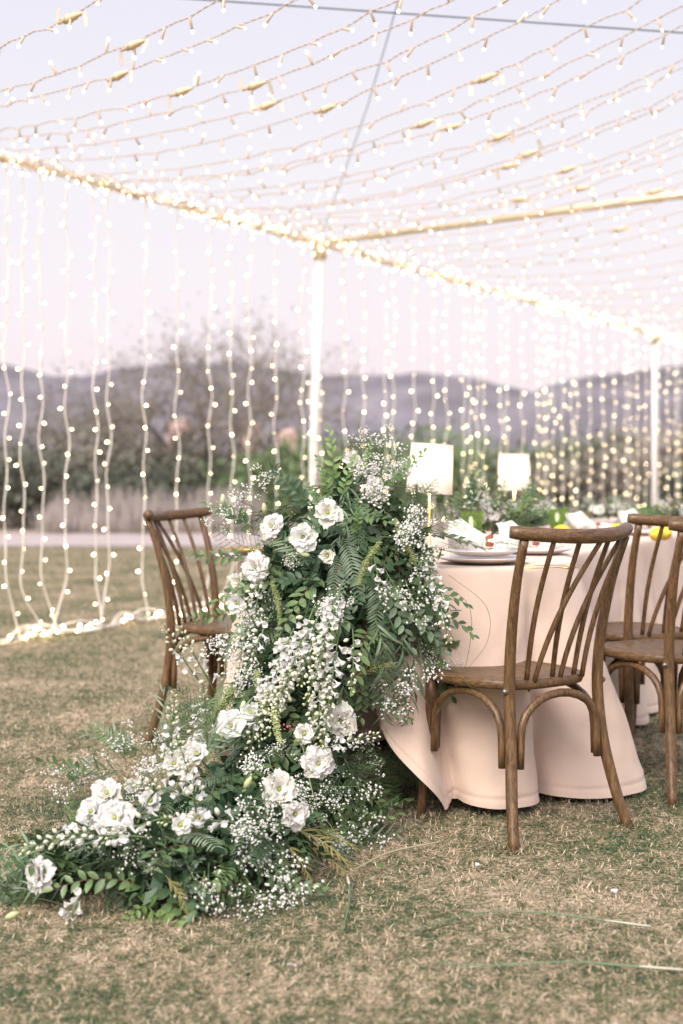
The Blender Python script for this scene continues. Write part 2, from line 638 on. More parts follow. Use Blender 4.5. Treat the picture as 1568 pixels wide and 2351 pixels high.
# tall dry bunch grass along the path
def dry_grass():
    rr = np.random.default_rng(5)
    n = 6000
    cx = np.concatenate([rr.uniform(120, 560, 60), rr.uniform(700, 1600, 40)])
    cy_ = rr.uniform(24.2, 26.0, 100)
    hh = rr.uniform(0.25, 0.85, 100) * np.where(cx < 560, 1.0, 0.6)
    k = rr.integers(0, 100, n)
    Y = cy_[k] + rr.normal(0, 0.12, n)
    X = (cx[k] - 784) * cy_[k] / F + rr.normal(0, 0.14, n)
    az = rr.random(n) * 2 * PI
    lean = np.abs(rr.normal(0, 0.28, n))
    L = hh[k] * rr.uniform(0.6, 1.1, n)
    d = np.stack([np.cos(az) * lean, np.sin(az) * lean, np.ones(n)], 1)
    root = np.stack([X, Y, np.full(n, -0.03)], 1)
    w = np.stack([np.full(n, 0.011), np.zeros(n), np.zeros(n)], 1)
    tip = root + d * L[:, None]
    mid = root + d * (L * 0.5)[:, None] * np.array([0.7, 0.7, 1.05])
    v = np.stack([root, mid + w, tip, mid - w], 1)
    o = obj('dry_grass', np_mesh('dry_grass', v.reshape(-1, 3), np.arange(n * 4).reshape(n, 4), M['dry_grass']))
    tag(o, 'tall pale dry bunch grass along the far side of the path', 'grass')
    o['kind'] = 'stuff'


dry_grass()

# reddish boulders on the rise behind the trees
M['red_rock'] = plain('red_rock', (0.50, 0.35, 0.32), 0.9, 0, 0.15, 1.5)


def boulder(x, y, Y, w, h, seed, lab):
    rr = random.Random(seed)
    c = at(x, y, Y)
    mb = MB()
    rows = []
    for j in range(7):
        th = PI * j / 6
        rows.append([(math.sin(th) * math.cos(2 * PI * k / 10) * w * rr.uniform(0.85, 1.15), math.sin(th) * math.sin(2 * PI * k / 10) * w * 0.7 * rr.uniform(0.85, 1.15), math.cos(th) * h * (1 if j < 4 else c.z / h + 0.1)) for k in range(10)])
    mb.quadstrip(rows, True)
    o = mb.build('boulder', M['red_rock'], smooth=False, loc=c)
    tag(o, lab, 'boulder', 'red boulders behind the trees')


boulder(575, 985, 48, 0.42, 0.24, 1, 'pinkish red boulder behind the bare trees left of the corner post')
boulder(410, 975, 50, 0.4, 0.26, 2, 'pinkish red boulder behind the tall mesquite, farther left')
boulder(660, 1000, 47, 0.4, 0.25, 3, 'small pinkish boulder close to the white corner post')

# ================================================================== THE LIGHT TENT
ANG = R(29.7)
BA = Vector((-0.18, 12.0, 0))                     # the corner post
BU = Vector((math.sin(ANG), math.cos(ANG), 0))    # along the eaves beam, away from the camera
BN = Vector((math.cos(ANG), -math.sin(ANG), 0))   # across the tent, towards the camera side
BZ = 2.97


def beam_pt(t, s=0.0, z=BZ):
    p = BA + BU * t + BN * s
    return Vector((p.x, p.y, z))


# eaves beam
mb = MB()
mb.tube([beam_pt(-9), beam_pt(0), beam_pt(14)], 0.024, 12)
tag(mb.build('tent_beam', M['pipe']), 'long golden eaves beam of the light tent wound with bulbs', 'beam')
# crossbar from the corner to the right
mb = MB()
mb.tube([beam_pt(0.02, 0.05, 2.985), beam_pt(0, 3.2, 3.09), beam_pt(0, 7.2, 3.22)], 0.031, 12)
tag(mb.build('tent_crossbar', M['pipe']), 'thick golden crossbar running from the corner post to the upper right', 'beam')


def post(t, lean, lab):
    root = thing('tent_post', lab, 'post', (beam_pt(t).x + lean, beam_pt(t).y, 0), 0, 'white tent posts')
    mb = MB()
    mb.tube([(0, 0, 0.012), (-lean * 0.5, 0, 1.5), (-lean, 0, BZ - 0.02)], 0.038, 14)
    mb.build('pole', M['white_post'], root)
    mb = MB()
    mb.box((0, 0, 0.007), (0.3, 0.3, 0.012))
    mb.build('base_plate', M['white_post'], root, smooth=False)
    mb = MB()
    mb.tube([(-lean, 0, BZ - 0.13), (-lean, 0, BZ + 0.02)], 0.056, 14)
    mb.build('bracket', M['pipe'], root)


post(0.0, -0.09, 'white corner post behind the flowers, where the golden beams meet')
post(9.27, 0.0, 'white post at the right edge, far behind the table')
# steel cables overhead
mb = MB()
mb.tube([at(-700, -80, 6.6), at(480, 0, 6.8), at(1568, 75, 7.0), at(2600, 145, 7.2)], 0.004, 6)
tag(mb.build('steel_cable', M['cable']), 'thin dark cable crossing the top right of the sky', 'cable')
mb = MB()
mb.tube([beam_pt(0, 0, 3.0), at(845, 240, 9.3), at(915, 0, 7.6), at(960, -160, 6.6)], 0.0032, 6)
tag(mb.build('steel_cable', M['cable']), 'blurred grey guy cable rising from the corner post to the top', 'cable')


# ------------------------------------------------------------------ bulbs
def bulb_mesh(name, glow, L=0.036, r=0.0042, tip=0.0062):
    mb = MB()
    mb.lathe([(0.0, 0.0), (r * 0.7, 0.0), (r, 0.006), (r, L), (r * 0.8, L + 0.001)], 6)
    mb.lathe([(tip * 0.75, L), (tip, L + 0.005), (tip * 0.8, L + 0.011), (0.0, L + 0.014)], 6, mi=1)
    return mb.mesh(name, [M['socket'], glow])


ME_BULB = bulb_mesh('bulb', M['bulb'], 0.024, 0.0045, 0.0068)
ME_BULB_G = bulb_mesh('bulb', M['bulb_ground'], 0.022, 0.0045, 0.0070)
ME_BULB_N = bulb_mesh('bulb', M['bulb_near'], 0.046, 0.0054, 0.0050)


def add_bulb(me, parent, p, d, rr):
    d = Vector(d).normalized()
    q = d.to_track_quat('Z', 'Y').to_matrix().to_4x4()
    return obj('bulb', me, parent, mat=Matrix.Translation(p) @ q)


def plug_parts(parent, p, d, rr):
    """moulded connector with two paper tags"""
    q = d.to_track_quat('Z', 'Y').to_matrix().to_4x4()
    mt = Matrix.Translation(p) @ q
    mb = MB()
    mb.lathe([(0, -0.075), (0.005, -0.075), (0.007, -0.045), (0.013, -0.035), (0.013, -0.012), (0.017, -0.012), (0.017, 0.004), (0.012, 0.004), (0.014, 0.03), (0.010, 0.045), (0.006, 0.075), (0, 0.075)], 10)
    obj('plug', mb.mesh('plug', M['plug']), parent, mat=mt)
    for sgn in (-1, 1):
        if rr.random() < 0.25:
            continue
        mb = MB()
        up = Vector((rr.uniform(-.4, .4), rr.uniform(-.4, .4), rr.choice((-1, -1, 1)))).normalized()
        sd_ = Vector((d.x, d.y, 0)).normalized() * 0.011
        b0 = p + d * sgn * 0.085
        rows = []
        for k in range(5):
            c = b0 + up * 0.014 * k + d * (0.004 * math.sin(k * 1.3) + 0.002 * k)
            rows.append([c - sd_, c + sd_])
        mb.quadstrip(rows)
        mb.build('paper_tag', M['tag'], parent)


m, nt, b, o = new_mat('printed_tag')
tc = nt.nodes.new('ShaderNodeTexCoord')
wv = nt.nodes.new('ShaderNodeTexWave')
wv.bands_direction = 'Z'
wv.inputs['Scale'].default_value = 60
wv.inputs['Distortion'].default_value = 6
nt.links.new(tc.outputs['Object'], wv.inputs['Vector'])
nt.links.new(ramp(nt, wv.outputs['Fac'], [(0.2, (0.40, 0.34, 0.28)), (0.5, (0.78, 0.72, 0.62))]), b.inputs['Base Color'])
M['tag'] = m

SANG = R(44)                                      # the strings cross the tent a little askew
SN = Vector((math.cos(SANG), -math.sin(SANG), 0))
SU = Vector((math.sin(SANG), math.cos(SANG), 0))
STRANDS = [-6.1, -5.67, -5.3, -5.08, -4.72, -4.53, -4.28, -4.03, -3.66, -3.41, -3.27, -2.9, -2.77, -2.42, -2.34, -1.95, -1.8, -1.62, -1.5, -1.2, -0.9, -0.55, -0.2]
t_ = 0.25
while t_ < 11.5:
    STRANDS.append(t_)
    t_ += rnd.choice((0.40, 0.55, 0.70))


def s_at(t, px):
    """how far along string t lies at layout column px"""
    P_ = beam_pt(t)
    k_ = (px - 784) / F
    return (k_ * P_.y - P_.x) / (SN.x - k_ * SN.y)


PLUGS = {t: [s_at(t, px)] for t, px in ((-5.67, 165), (-5.3, 305), (-5.08, 270), (-4.72, 415), (-4.53, 585), (-4.28, 610), (-4.03, 745), (-3.66, 1110), (-3.41, 970), (-3.27, 1035), (-2.9, 1145), (-2.42, 1210), (-2.34, 1165), (-1.95, 1300), (-1.62, 1190), (-1.5, 1330), (-0.9, 1500), (-0.2, 1420))}


ORD = ['first', 'second', 'third', 'fourth', 'fifth', 'sixth', 'seventh', 'eighth', 'ninth', 'tenth', 'eleventh', 'twelfth', 'thirteenth', 'fourteenth', 'fifteenth', 'sixteenth', 'seventeenth', 'eighteenth', 'nineteenth', 'twentieth', 'twenty-first', 'twenty-second', 'twenty-third', 'twenty-fourth', 'twenty-fifth', 'twenty-sixth', 'twenty-seventh', 'twenty-eighth', 'twenty-ninth', 'thirtieth', 'thirty-first', 'thirty-second', 'thirty-third', 'thirty-fourth']
def P_STR(t, s):
    q_ = beam_pt(t) + SN * s
    return Vector((q_.x, q_.y, strand_z(s, 0)))


LEFT_N = len([t for t in STRANDS if t < 0])


def strand_z(s, sag):
    return 2.95 - 0.221 * s + 0.045 * s * s + 0.001 * s ** 3 + sag * math.sin(s * 1.1)


for si, t in enumerate(STRANDS):
    rr = random.Random(100 + si)
    near = t < -2.2
    smax = 6.2
    for k in range(10, 63):                       # no need to build far beyond what can be seen
        q_ = P_STR(t, k * 0.1)
        if q_.x / q_.y > 0.36 or (q_.z - CAM_H) / q_.y > 0.42:
            smax = k * 0.1
            break
    sag = rr.uniform(-0.02, 0.015)
    P0 = beam_pt(t)
    kd = 'with a moulded plug' if t in PLUGS else 'without a plug'
    if t < 0:
        lab = 'overhead bulb string %s, %s along the beam left of the post' % (kd, ORD[LEFT_N - 1 - si])
    elif si - LEFT_N < len(ORD):
        lab = 'overhead string of bulbs %s, %s beyond the golden crossbar' % (kd, ORD[si - LEFT_N])
    else:
        lab = 'one of the farthest overhead strings of bulbs at the right'
    root = thing('string_light', lab, 'string lights', P0, 0, 'strings of lights overhead')
    step = 0.0145 if near else 0.06
    npt = int(smax / step)
    ang0 = rr.uniform(0, 6)
    # bulb places along the string, where the wire kinks a little
    bs = []
    s = rr.uniform(0.03, 0.15)
    while s < smax:
        bs.append(s)
        s += rr.uniform(0.145, 0.195)
    kink = [(b_, rr.uniform(-0.012, 0.012), rr.uniform(-0.014, 0.006)) for b_ in bs]

    def cpt(s):
        z = strand_z(s, sag) - BZ
        lat = 0.0
        for b_, kx, kz in kink:
            d_ = abs(s - b_)
            if d_ < 0.09:
                w_ = 1 - d_ / 0.09
                lat += kx * w_
                z += kz * w_
        return SN * s + SU * lat + Vector((0, 0, z))

    mb = MB()
    pts = [cpt(i * step) for i in range(npt)]
    if near:
        for ph in (0, PI):
            hp = []
            for i, p in enumerate(pts):
                a = ang0 + ph + i * step / 0.034 * 2 * PI * 0.5
                hp.append(p + SU * math.cos(a) * 0.0026 + Vector((0, 0, math.sin(a) * 0.0026)))
            mb.tube(hp, 0.0018, 4, caps=False)
    else:
        mb.tube(pts, 0.0031, 4, caps=False)
    mb.build('wire', M['wire'], root)
    for s in bs:
        d = Vector((rr.gauss(0, 0.45), rr.gauss(0, 0.45), -1 if rr.random() < 0.78 else 0.9))
        if rr.random() < 0.2:
            d = SN * rr.choice((-1, 1)) + Vector((0, 0, -0.35))
        add_bulb(ME_BULB_N, root, cpt(s), d, rr)
    for s in PLUGS.get(t, []):
        p = cpt(s)
        d = (cpt(s + 0.05) - cpt(s - 0.05)).normalized()
        plug_parts(root, p + Vector((0, 0, -0.006)), d, rr)

# curtain strings hanging from the eaves beam to the lawn
CT = [-5.3]
while CT[-1] < 12.2:
    CT.append(CT[-1] + rnd.choice((0.16, 0.30, 0.40, 0.46)) * (0.9 if CT[-1] < 1 else 1.02))
C_LEFT = len([t for t in CT if t < 0])
for ci, t in enumerate(CT):
    rr = random.Random(700 + ci)
    k = C_LEFT - 1 - ci if t < 0 else ci - C_LEFT
    if k < len(ORD):
        lab = 'hanging string of warm bulbs, %s of the light curtain %s the white corner post' % (ORD[k], 'left of' if t < 0 else 'right of')
    else:
        lab = 'one of the farthest hanging light strings %s' % ('at the left edge' if t < 0 else 'towards the right hand post')
    root = thing('curtain_string', lab, 'string lights', beam_pt(t), 0, 'strings of the light curtain')
    n = 62
    a1, a2 = rr.uniform(0, 6), rr.uniform(0, 6)
    slope = rr.uniform(-0.05, 0.05)
    tail = rr.uniform(-0.35, 0.35)

    def hang(f):
        """f = 0 at the beam, 1 at the lawn"""
        w = 0.010 * math.sin(f * 19 + a1) + 0.012 * math.sin(f * 43 + a2)
        k = max(0.0, (f - 0.86) / 0.14)
        x = w + slope * f + tail * k * k
        return BU * x + BN * (0.01 * math.sin(f * 31 + a2) + 0.06 * k * k) + Vector((0, 0, -(BZ - 0.012) * min(1.0, f * 1.0)))

    mb = MB()
    mb.tube([hang(i / (n - 1)) for i in range(n)], 0.0045, 5, caps=False)
    mb.build('wire', M['wire_white'], root)
    z = rr.uniform(0.03, 0.12)
    sg = rr.choice((-1, 1))
    while z < 2.93:
        p = hang(z / (BZ - 0.012))
        add_bulb(ME_BULB, root, p, BU * sg * rr.uniform(0.5, 1) + BN * rr.uniform(-0.6, 0.6) + Vector((0, 0, rr.uniform(-0.4, 0.3))), rr)
        sg = -sg if rr.random() < 0.6 else sg
        z += rr.uniform(0.115, 0.185)


# bulbs wound in a bundle along the eaves beam, and lying on the lawn below it
def bundle(name, lab, zc, spread, t0, t1, n_part, n_rest, me_b, mats, seed, wires):
    rr = random.Random(seed)
    root = thing(name, lab, 'string lights', beam_pt(0, 0, 0))
    for k in range(wires):
        mb = MB()
        pts = []
        a, b_ = rr.uniform(0, 6), rr.uniform(0, 6)
        for i in range(int((t1 - t0) / 0.09)):
            t = t0 + i * 0.09
            pts.append(BU * t + BN * (spread * math.sin(t * 5.1 + a) * 0.9) + Vector((0, 0, max(0.012, zc + spread * 0.7 * math.sin(t * 7.3 + b_)))))
        mb.tube(pts, 0.006, 4, caps=False)
        mb.build('wire', M['wire_white'], root)
    far = MB()
    proto = MB()
    tip = 0.0068
    proto.lathe([(0.0045, 0.0), (0.0045, 0.022)], 5)
    proto.lathe([(tip * 0.75, 0.022), (tip, 0.027), (0.0, 0.036)], 5, mi=1)
    ts = sorted(rr.uniform(t0, t1) for _ in range(n_part + n_rest))
    for k, t in enumerate(ts):
        p = BU * t + BN * rr.gauss(0, spread) + Vector((0, 0, max(0.015, zc + rr.gauss(0, spread * (0.8 if zc > 1 else 0.25)))))
        d = Vector((rr.gauss(0, 1), rr.gauss(0, 1), rr.gauss(0, 1) if zc > 1 else abs(rr.gauss(0.3, 0.5)))).normalized()
        if k < n_part:
            add_bulb(me_b, root, p, d, rr)
        else:
            far.add(proto, Matrix.Translation(p) @ d.to_track_quat('Z', 'Y').to_matrix().to_4x4())
    if far.v:
        o = far.build('bulbs', [M['socket'], mats], root)
        o['kind'] = 'stuff'
    return root


bundle('beam_lights', 'dense bundle of warm bulbs wound along the golden eaves beam', BZ + 0.01, 0.045, -5.6, 12.6, 300, 180, ME_BULB, M['bulb'], 900, 4)
bundle('ground_lights', 'bright rope of bulbs lying on the lawn under the light curtain', 0.02, 0.09, -5.4, 12.6, 300, 60, ME_BULB_G, M['bulb_ground'], 901, 4)

# ================================================================== TABLES AND CLOTHS
m, nt, b, o = new_mat('blush_cloth')
f1 = noise(nt, 3.0, 4.0, 0.6)
nt.links.new(ramp(nt, f1, [(0.3, (0.68, 0.515, 0.425)), (0.7, (0.73, 0.565, 0.47))]), b.inputs['Base Color'])
b.inputs['Roughness'].default_value = 0.75
b.inputs['Sheen Weight'].default_value = 0.25
b.inputs['Specular IOR Level'].default_value = 0.2
fw = noise(nt, 420.0, 2.0, 0.5)
fb = noise(nt, 6.0, 5.0, 0.55)
mx = node(nt, 'ShaderNodeMath', operation='MULTIPLY_ADD')
mx.inputs[1].default_value = 6.0
nt.links.new(fb, mx.inputs[0])
nt.links.new(fw, mx.inputs[2])
bump(nt, b, mx.outputs[0], 0.25, 0.003)
M['cloth'] = m
M['table_top'] = plain('table_board', (0.42, 0.34, 0.26), 0.6)
M['table_leg'] = plain('table_steel', (0.035, 0.032, 0.032), 0.5, 0.4)

T1 = Vector((0.225, 5.01, 0))
TA = R(26)
TV = Vector((math.sin(TA), math.cos(TA), 0))
TM = Vector((math.cos(TA), -math.sin(TA), 0))
TOP = 0.752


def lobe_profile(total, seed, wmin, wmax, edges=None):
    rr = random.Random(seed)
    if edges is None:
        edges = [0.0]
        while edges[-1] < total - wmin * 1.2:
            edges.append(edges[-1] + rr.uniform(wmin, wmax))
        edges[-1] = total
    amp = [rr.uniform(0.7, 1.25) for _ in edges]
    low = [rr.uniform(-0.012, 0.012) for _ in edges]
    skew = [rr.uniform(-0.35, 0.35) for _ in edges]

    def fn(s):
        s %= total
        for i in range(len(edges) - 1):
            if edges[i] <= s < edges[i + 1]:
                u = (s - edges[i]) / (edges[i + 1] - edges[i])
                u = u + skew[i] * u * (1 - u)
                u = max(0.0, min(1.0, (u - 0.05) / 0.90))
                return (math.sin(PI * u) ** 0.48) * amp[i], low[i], (edges[i + 1] - edges[i]), u
        return 0.0, 0.0, 0.3, 0.0
    return fn


def draped_cloth(name, outline, closed_len, parent_loc, lobes, hem=0.02, flare=0.045, depth=0.075, seed=0, label='', group=None, lean_in=False, shear=lambda nn: 0.0, lift=lambda nn: 0.0, wide=lambda nn: 0.0):
    """outline: list of (point, normal, arc length); a cloth over that top, falling in folds to the lawn"""
    rr = random.Random(seed)
    rows = []
    cx = sum(p.x for p, _, _ in outline) / len(outline)
    cyy = sum(p.y for p, _, _ in outline) / len(outline)
    c = Vector((cx, cyy, 0))
    for k in (0.02, 0.35, 0.7, 0.93):
        rows.append([c + (p - c) * k + Vector((0, 0, TOP + 0.004)) for p, _, _ in outline])
    for off, dz in ((-0.010, 0.004), (0.001, 0.002), (0.007, -0.005), (0.010, -0.016)):
        rows.append([p + nn * off + Vector((0, 0, TOP + dz)) for p, nn, _ in outline])
    fs = [k / 32 for k in range(1, 31)] + [0.953, 0.960, 0.967, 0.985, 0.995, 1.0]
    z0 = TOP - 0.016

    def skirt(p, nn, s, f, inset=0.0):
        tg = Vector((-nn.y, nn.x, 0))
        sh = shear(nn) * (1 - f)
        lo, dl, w, u = lobes(s + sh)
        kk = 1.0 if nn.x > -0.35 or not lean_in else max(0.0, 1 - (-0.35 - nn.x) * 2.2)
        g = f ** 1.25
        a = depth * g * (lo - 0.6) * min(1.3, w / 0.27)
        # long soft folds that start at the table edge, small creases lower down
        soft = 0.009 * math.sin(s * 11 + 1.5 * f + seed) * min(1, f * 2.5) * (1 - 0.5 * f) + 0.005 * math.sin(s * 23 + 4 * f) * min(1, f * 3)
        q = Vector((p.x * 5 + seed, p.y * 5, f * 3.0))
        soft += 0.018 * mnoise.noise(q) * min(1, f * 2) + 0.007 * mnoise.noise(q * 3.7) * min(1, f * 2)
        off = 0.010 + (flare * f ** 0.9) * kk + wide(nn) * f + 0.10 * min(1.0, lift(nn) * 8) * f * (1 - min(1, lift(nn) * 2.4)) + a * (0.35 + 0.65 * kk) + soft - inset
        side = -math.sin(2 * PI * u) * 0.05 * w * g * kk + 0.006 * mnoise.noise(q * 2.3)
        z = z0 + (hem + dl + 0.022 * (1 - lo) + lift(nn) - z0) * f
        return p + nn * off + tg * side + Vector((0, 0, z))
    for f in fs:
        rows.append([skirt(p, nn, s, f, 0.003 if f == 0.960 else 0.0) for p, nn, s in outline])
    mb = MB()
    mb.quadstrip(rows, True)
    mb.f.append(tuple(range(len(outline)))[::-1])
    mb.m.append(0)
    o = mb.build(name, M['cloth'], loc=parent_loc)
    tag(o, label, 'tablecloth', group)
    return o


def round_outline(r, n=420):
    return [(Vector((math.cos(2 * PI * k / n) * r, math.sin(2 * PI * k / n) * r, 0)), Vector((math.cos(2 * PI * k / n), math.sin(2 * PI * k / n), 0)), 2 * PI * k / n * r) for k in range(n)], 2 * PI * r


def rect_outline(w, l, rc=0.05):
    """rectangle with rounded corners, long side along local Y"""
    pts = []
    s = 0
    hw, hl = w / 2, l / 2
    prev = None
    seq = []
    for (cx, cy_, a0) in ((hw - rc, hl - rc, 0), (-hw + rc, hl - rc, 90), (-hw + rc, -hl + rc, 180), (hw - rc, -hl + rc, 270)):
        for k in range(10):
            a = R(a0 + 90 * k / 9)
            seq.append((Vector((cx + rc * math.cos(a), cy_ + rc * math.sin(a), 0)), Vector((math.cos(a), math.sin(a), 0))))
    out = []
    for i in range(len(seq)):
        p, nn = seq[i]
        q, nq = seq[(i + 1) % len(seq)]
        L = (q - p).length
        m_ = max(1, int(L / 0.02))
        for k in range(m_):
            f = k / m_
            out.append((p.lerp(q, f), nn.lerp(nq, f).normalized(), s + L * f))
        s += L
    return out, s


def table(name, lab, loc, rz, w, l, rnd_top):
    t = thing(name, lab, 'table', loc, rz, 'tables under the blush cloths')
    mb = MB()
    if rnd_top:
        mb.lathe([(0, TOP - 0.03), (w / 2 - 0.004, TOP - 0.03), (w / 2 - 0.004, TOP), (0, TOP)], 48)
    else:
        mb.box((0, 0, TOP - 0.015), (w - 0.008, l - 0.008, 0.03))
    mb.build('table_top', M['table_top'], t, smooth=False)
    for sx in (-1, 1):
        for sy in (-1, 1):
            mb = MB()
            mb.tube([(sx * w * 0.34, sy * (l * 0.34), 0.004), (sx * w * 0.33, sy * (l * 0.33), TOP - 0.03)], 0.016, 8)
            mb.build('leg', M['table_leg'], t)
    return t


table('round_table', 'round table under the nearest cloth, its dark leg showing between the folds', T1, 0, 1.17, 1.17, True)
# fold edges chosen so that the gaps fall where the photograph shows them (angle in degrees from +X)
ol, per = round_outline(0.585)


def gathered(nn):
    """left of the chair the hem is drawn up towards the flowers"""
    a = math.degrees(math.atan2(nn.y, nn.x))
    if a > -83 or a < -175:
        return 0.0
    return 0.44 * min(1.0, ((-83 - a) / 27.0)) ** 0.9 * (1.0 if a > -150 else (a + 175) / 25)


gaps = [-178, -160, -142, -121, -101, -79, -52, -12, 8, 22, 46, 74, 100, 126, 152, 182]
edges = sorted(((g + 360) % 360) / 360 * per for g in gaps)
edges = [0.0] + edges + [per]
draped_cloth('tablecloth', ol, per, T1, lobe_profile(per, 4, .2, .3, sorted(set(edges))), 0.022, 0.105, 0.16, 1, 'blush cloth of the near round table, falling in deep folds to the grass', lean_in=True, lift=gathered, wide=lambda nn: 0.11 * max(0.0, 1 - abs(math.atan2(nn.y, nn.x) + 0.35) / 0.55), shear=lambda nn: 0.20 * max(0.0, 1 - abs(math.atan2(nn.y, nn.x) + 1.75) / 0.7))
T2 = T1 + TV * (0.40 + 1.22) + TM * 0.0
table('long_table', 'long table under the second blush cloth, behind the round one', T2, -TA, 0.9, 2.44, False)
ol, per = rect_outline(0.9, 2.44, 0.06)
o = draped_cloth('tablecloth', ol, per, T2, lobe_profile(per, 8, .24, .36), 0.022, 0.04, 0.075, 2, 'blush cloth of the second table, behind the chairs on the right')
o.rotation_euler.z = -TA
T3 = T2 + TV * 2.45
table('long_table', 'long table farthest from the camera under the third blush cloth', T3, -TA, 0.9, 2.44, False)
o = draped_cloth('tablecloth', ol, per, T3, lobe_profile(per, 9, .24, .36), 0.022, 0.04, 0.075, 3, 'blush cloth of the farthest table at the right')
o.rotation_euler.z = -TA


# ================================================================== CHAIRS
def make_chair(label, loc, facing, group='wooden bentwood chairs'):
    rz = math.atan2(-facing[0], facing[1])
    t = thing('bentwood_chair', label, 'chair', loc, rz, group)
    # seat: rounded, with a shallow carved rim
    mb = MB()
    n = 56

    def so(k):
        a = 2 * PI * k / n
        c, s = math.cos(a), math.sin(a)
        e = 0.62
        x = abs(c) ** e * (1 if c > 0 else -1)
        y = abs(s) ** e * (1 if s > 0 else -1)
        w = 0.212 if y > 0 else 0.212 - 0.03 * (-y)
        if y > 0:
            yy = y * 0.205 * (1 + 0.10 * (1 - x * x))
        else:
            yy = y * 0.200
        return Vector((x * w, yy, 0))
    rows = []
    for k_, z in ((0.02, 0.430), (0.94, 0.430), (0.985, 0.433), (1.0, 0.440), (1.0, 0.452), (0.985, 0.4585), (0.955, 0.460), (0.865, 0.460), (0.855, 0.457), (0.845, 0.4585), (0.5, 0.455), (0.02, 0.454)):
        rows.append([so(k) * k_ + Vector((0, 0, z)) for k in range(n)])
    mb.quadstrip(rows, True)
    b0 = 0
    mb.f.append(tuple(range(n)))
    mb.m.append(0)
    mb.f.append(tuple((len(rows) - 1) * n + k for k in range(n))[::-1])
    mb.m.append(0)
    mb.build('seat', M['wood_seat'], t)
    rail_y = lambda x: -0.258 - 0.088 * (1 - (x / 0.235) ** 2)
    for s in (-1, 1):
        mb = MB()
        mb.tube(smooth_path([(s * 0.234, -0.268, 0.0), (s * 0.212, -0.236, 0.11), (s * 0.187, -0.206, 0.27), (s * 0.180, -0.192, 0.43), (s * 0.184, -0.203, 0.58), (s * 0.195, -0.236, 0.74), (s * 0.206, -0.279, 0.868)], 26),
                [0.0135 + 0.0042 * math.sin(PI * min(1, (i + 4) / 26)) for i in range(26)], 12)
        post_ = mb.build('back_post', M['wood'], t)
        mb = MB()
        q = Matrix.Translation((s * 0.199, -0.195, 0.436)) @ Matrix.Rotation(s * PI / 2, 4, 'Y')
        mb.lathe([(0.0001, 0.010), (0.005, 0.009), (0.0085, 0.004), (0.0095, 0.0), (0.0095, -0.006)], 12, mat=q)
        mb.build('bolt', M['bolt'], post_)
        mb = MB()
        mb.tube(smooth_path([(s * 0.182, 0.196, 0.0), (s * 0.176, 0.176, 0.2), (s * 0.168, 0.158, 0.433)], 10), [0.0135 + 0.0006 * i for i in range(10)], 12)
        mb.build('front_leg', M['wood'], t)
    # bowed top rail with rounded ends
    mb = MB()
    xs = [-0.238 + 0.476 * i / 28 for i in range(29)]
    rad = [0.0205 + 0.002 * math.sin(PI * i / 28) for i in range(29)]
    rad[0], rad[-1] = 0.0185, 0.0185
    mb.tube([(x, rail_y(x), 0.876 + 0.014 * (abs(x) / 0.235) ** 2) for x in xs], rad, 14, flat=0.95)
    mb.build('top_rail', M['wood_rail'], t)

    # back spindles: three upright, three leaning across them
    def spindle(xb, xt, bow):
        pts = []
        for i in range(13):
            f = i / 12
            if bow:
                x = xb + (xt - xb) * (f ** 1.35)
            else:
                x = xb + (xt - xb) * f
            yb = -0.178
            yt = rail_y(xt)
            y = yb + (yt - yb) * f - 0.018 * math.sin(PI * f) * (-1) - (0.012 if bow else 0)
            pts.append((x, y, 0.452 + (0.872 - 0.452) * f))
        mb = MB()
        mb.tube(pts, [0.0080 - 0.0012 * abs(i / 12 - 0.4) for i in range(13)], 8)
        mb.build('spindle', M['wood'], t)
    for xb, xt, bow in ((-0.100, -0.128, 0), (-0.080, 0.028, 1), (0.004, -0.048, 0), (0.024, 0.140, 1), (0.092, 0.076, 0), (0.116, 0.186, 1)):
        spindle(xb, xt, bow)

    # arched braces under the seat
    def brace(a, c, inset=0.03):
        a, c = Vector(a), Vector(c)
        d = (c - a).normalized()
        L = (c - a).length
        a2, c2 = a + d * inset, c - d * inset
        pts = [a2 + Vector((0, 0, 0.215)), a2 + Vector((0, 0, 0.27)) + d * 0.002]
        for k in range(13):
            th = PI * k / 12
            pts.append(a2.lerp(c2, 0.5 - 0.5 * math.cos(th) * 0.985) + Vector((0, 0, 0.295 + 0.122 * math.sin(th) ** 0.8)))
        pts += [c2 + Vector((0, 0, 0.27)) - d * 0.002, c2 + Vector((0, 0, 0.215))]
        mb = MB()
        mb.tube(pts, 0.0125, 8, flat=0.9)
        return mb.build('brace', M['wood'], t)
    brace((-0.178, 0.165, 0), (-0.190, -0.203, 0))
    brace((0.178, 0.165, 0), (0.190, -0.203, 0))
    brace((-0.188, -0.212, 0), (0.188, -0.212, 0))
    brace((-0.170, 0.172, 0), (0.170, 0.172, 0))
    return t


make_chair('wooden bentwood chair seen from behind, nearest the camera, pulled up to the round table', (0.505, 4.295, 0), (-0.6, 0.8))
make_chair('wooden bentwood chair standing at the left of the flower cascade', (-0.415, 5.62, 0), (0.91, -0.41))
make_chair('wooden bentwood chair cut off by the right edge, just behind the nearest chair', (1.115, 4.84, 0), (-0.5, 0.866))
make_chair('wooden bentwood chair tucked to the second table, seen between the two right hand chairs', (1.10, 5.42, 0), (-0.5, 0.866))
pE = T1 + TV * 4.0 - TM * 0.86
make_chair('dark wooden chair on the far side of the tables, behind the amber tumbler', (pE.x, pE.y, 0), (TM.x, TM.y))
pE = T1 + TV * 5.4 + TM * 0.2
pE2 = T1 + TV * 4.75 - TM * 0.86
make_chair('dark wooden chair farthest off, behind the glasses at the right edge', (pE2.x, pE2.y, 0), (TM.x, TM.y))

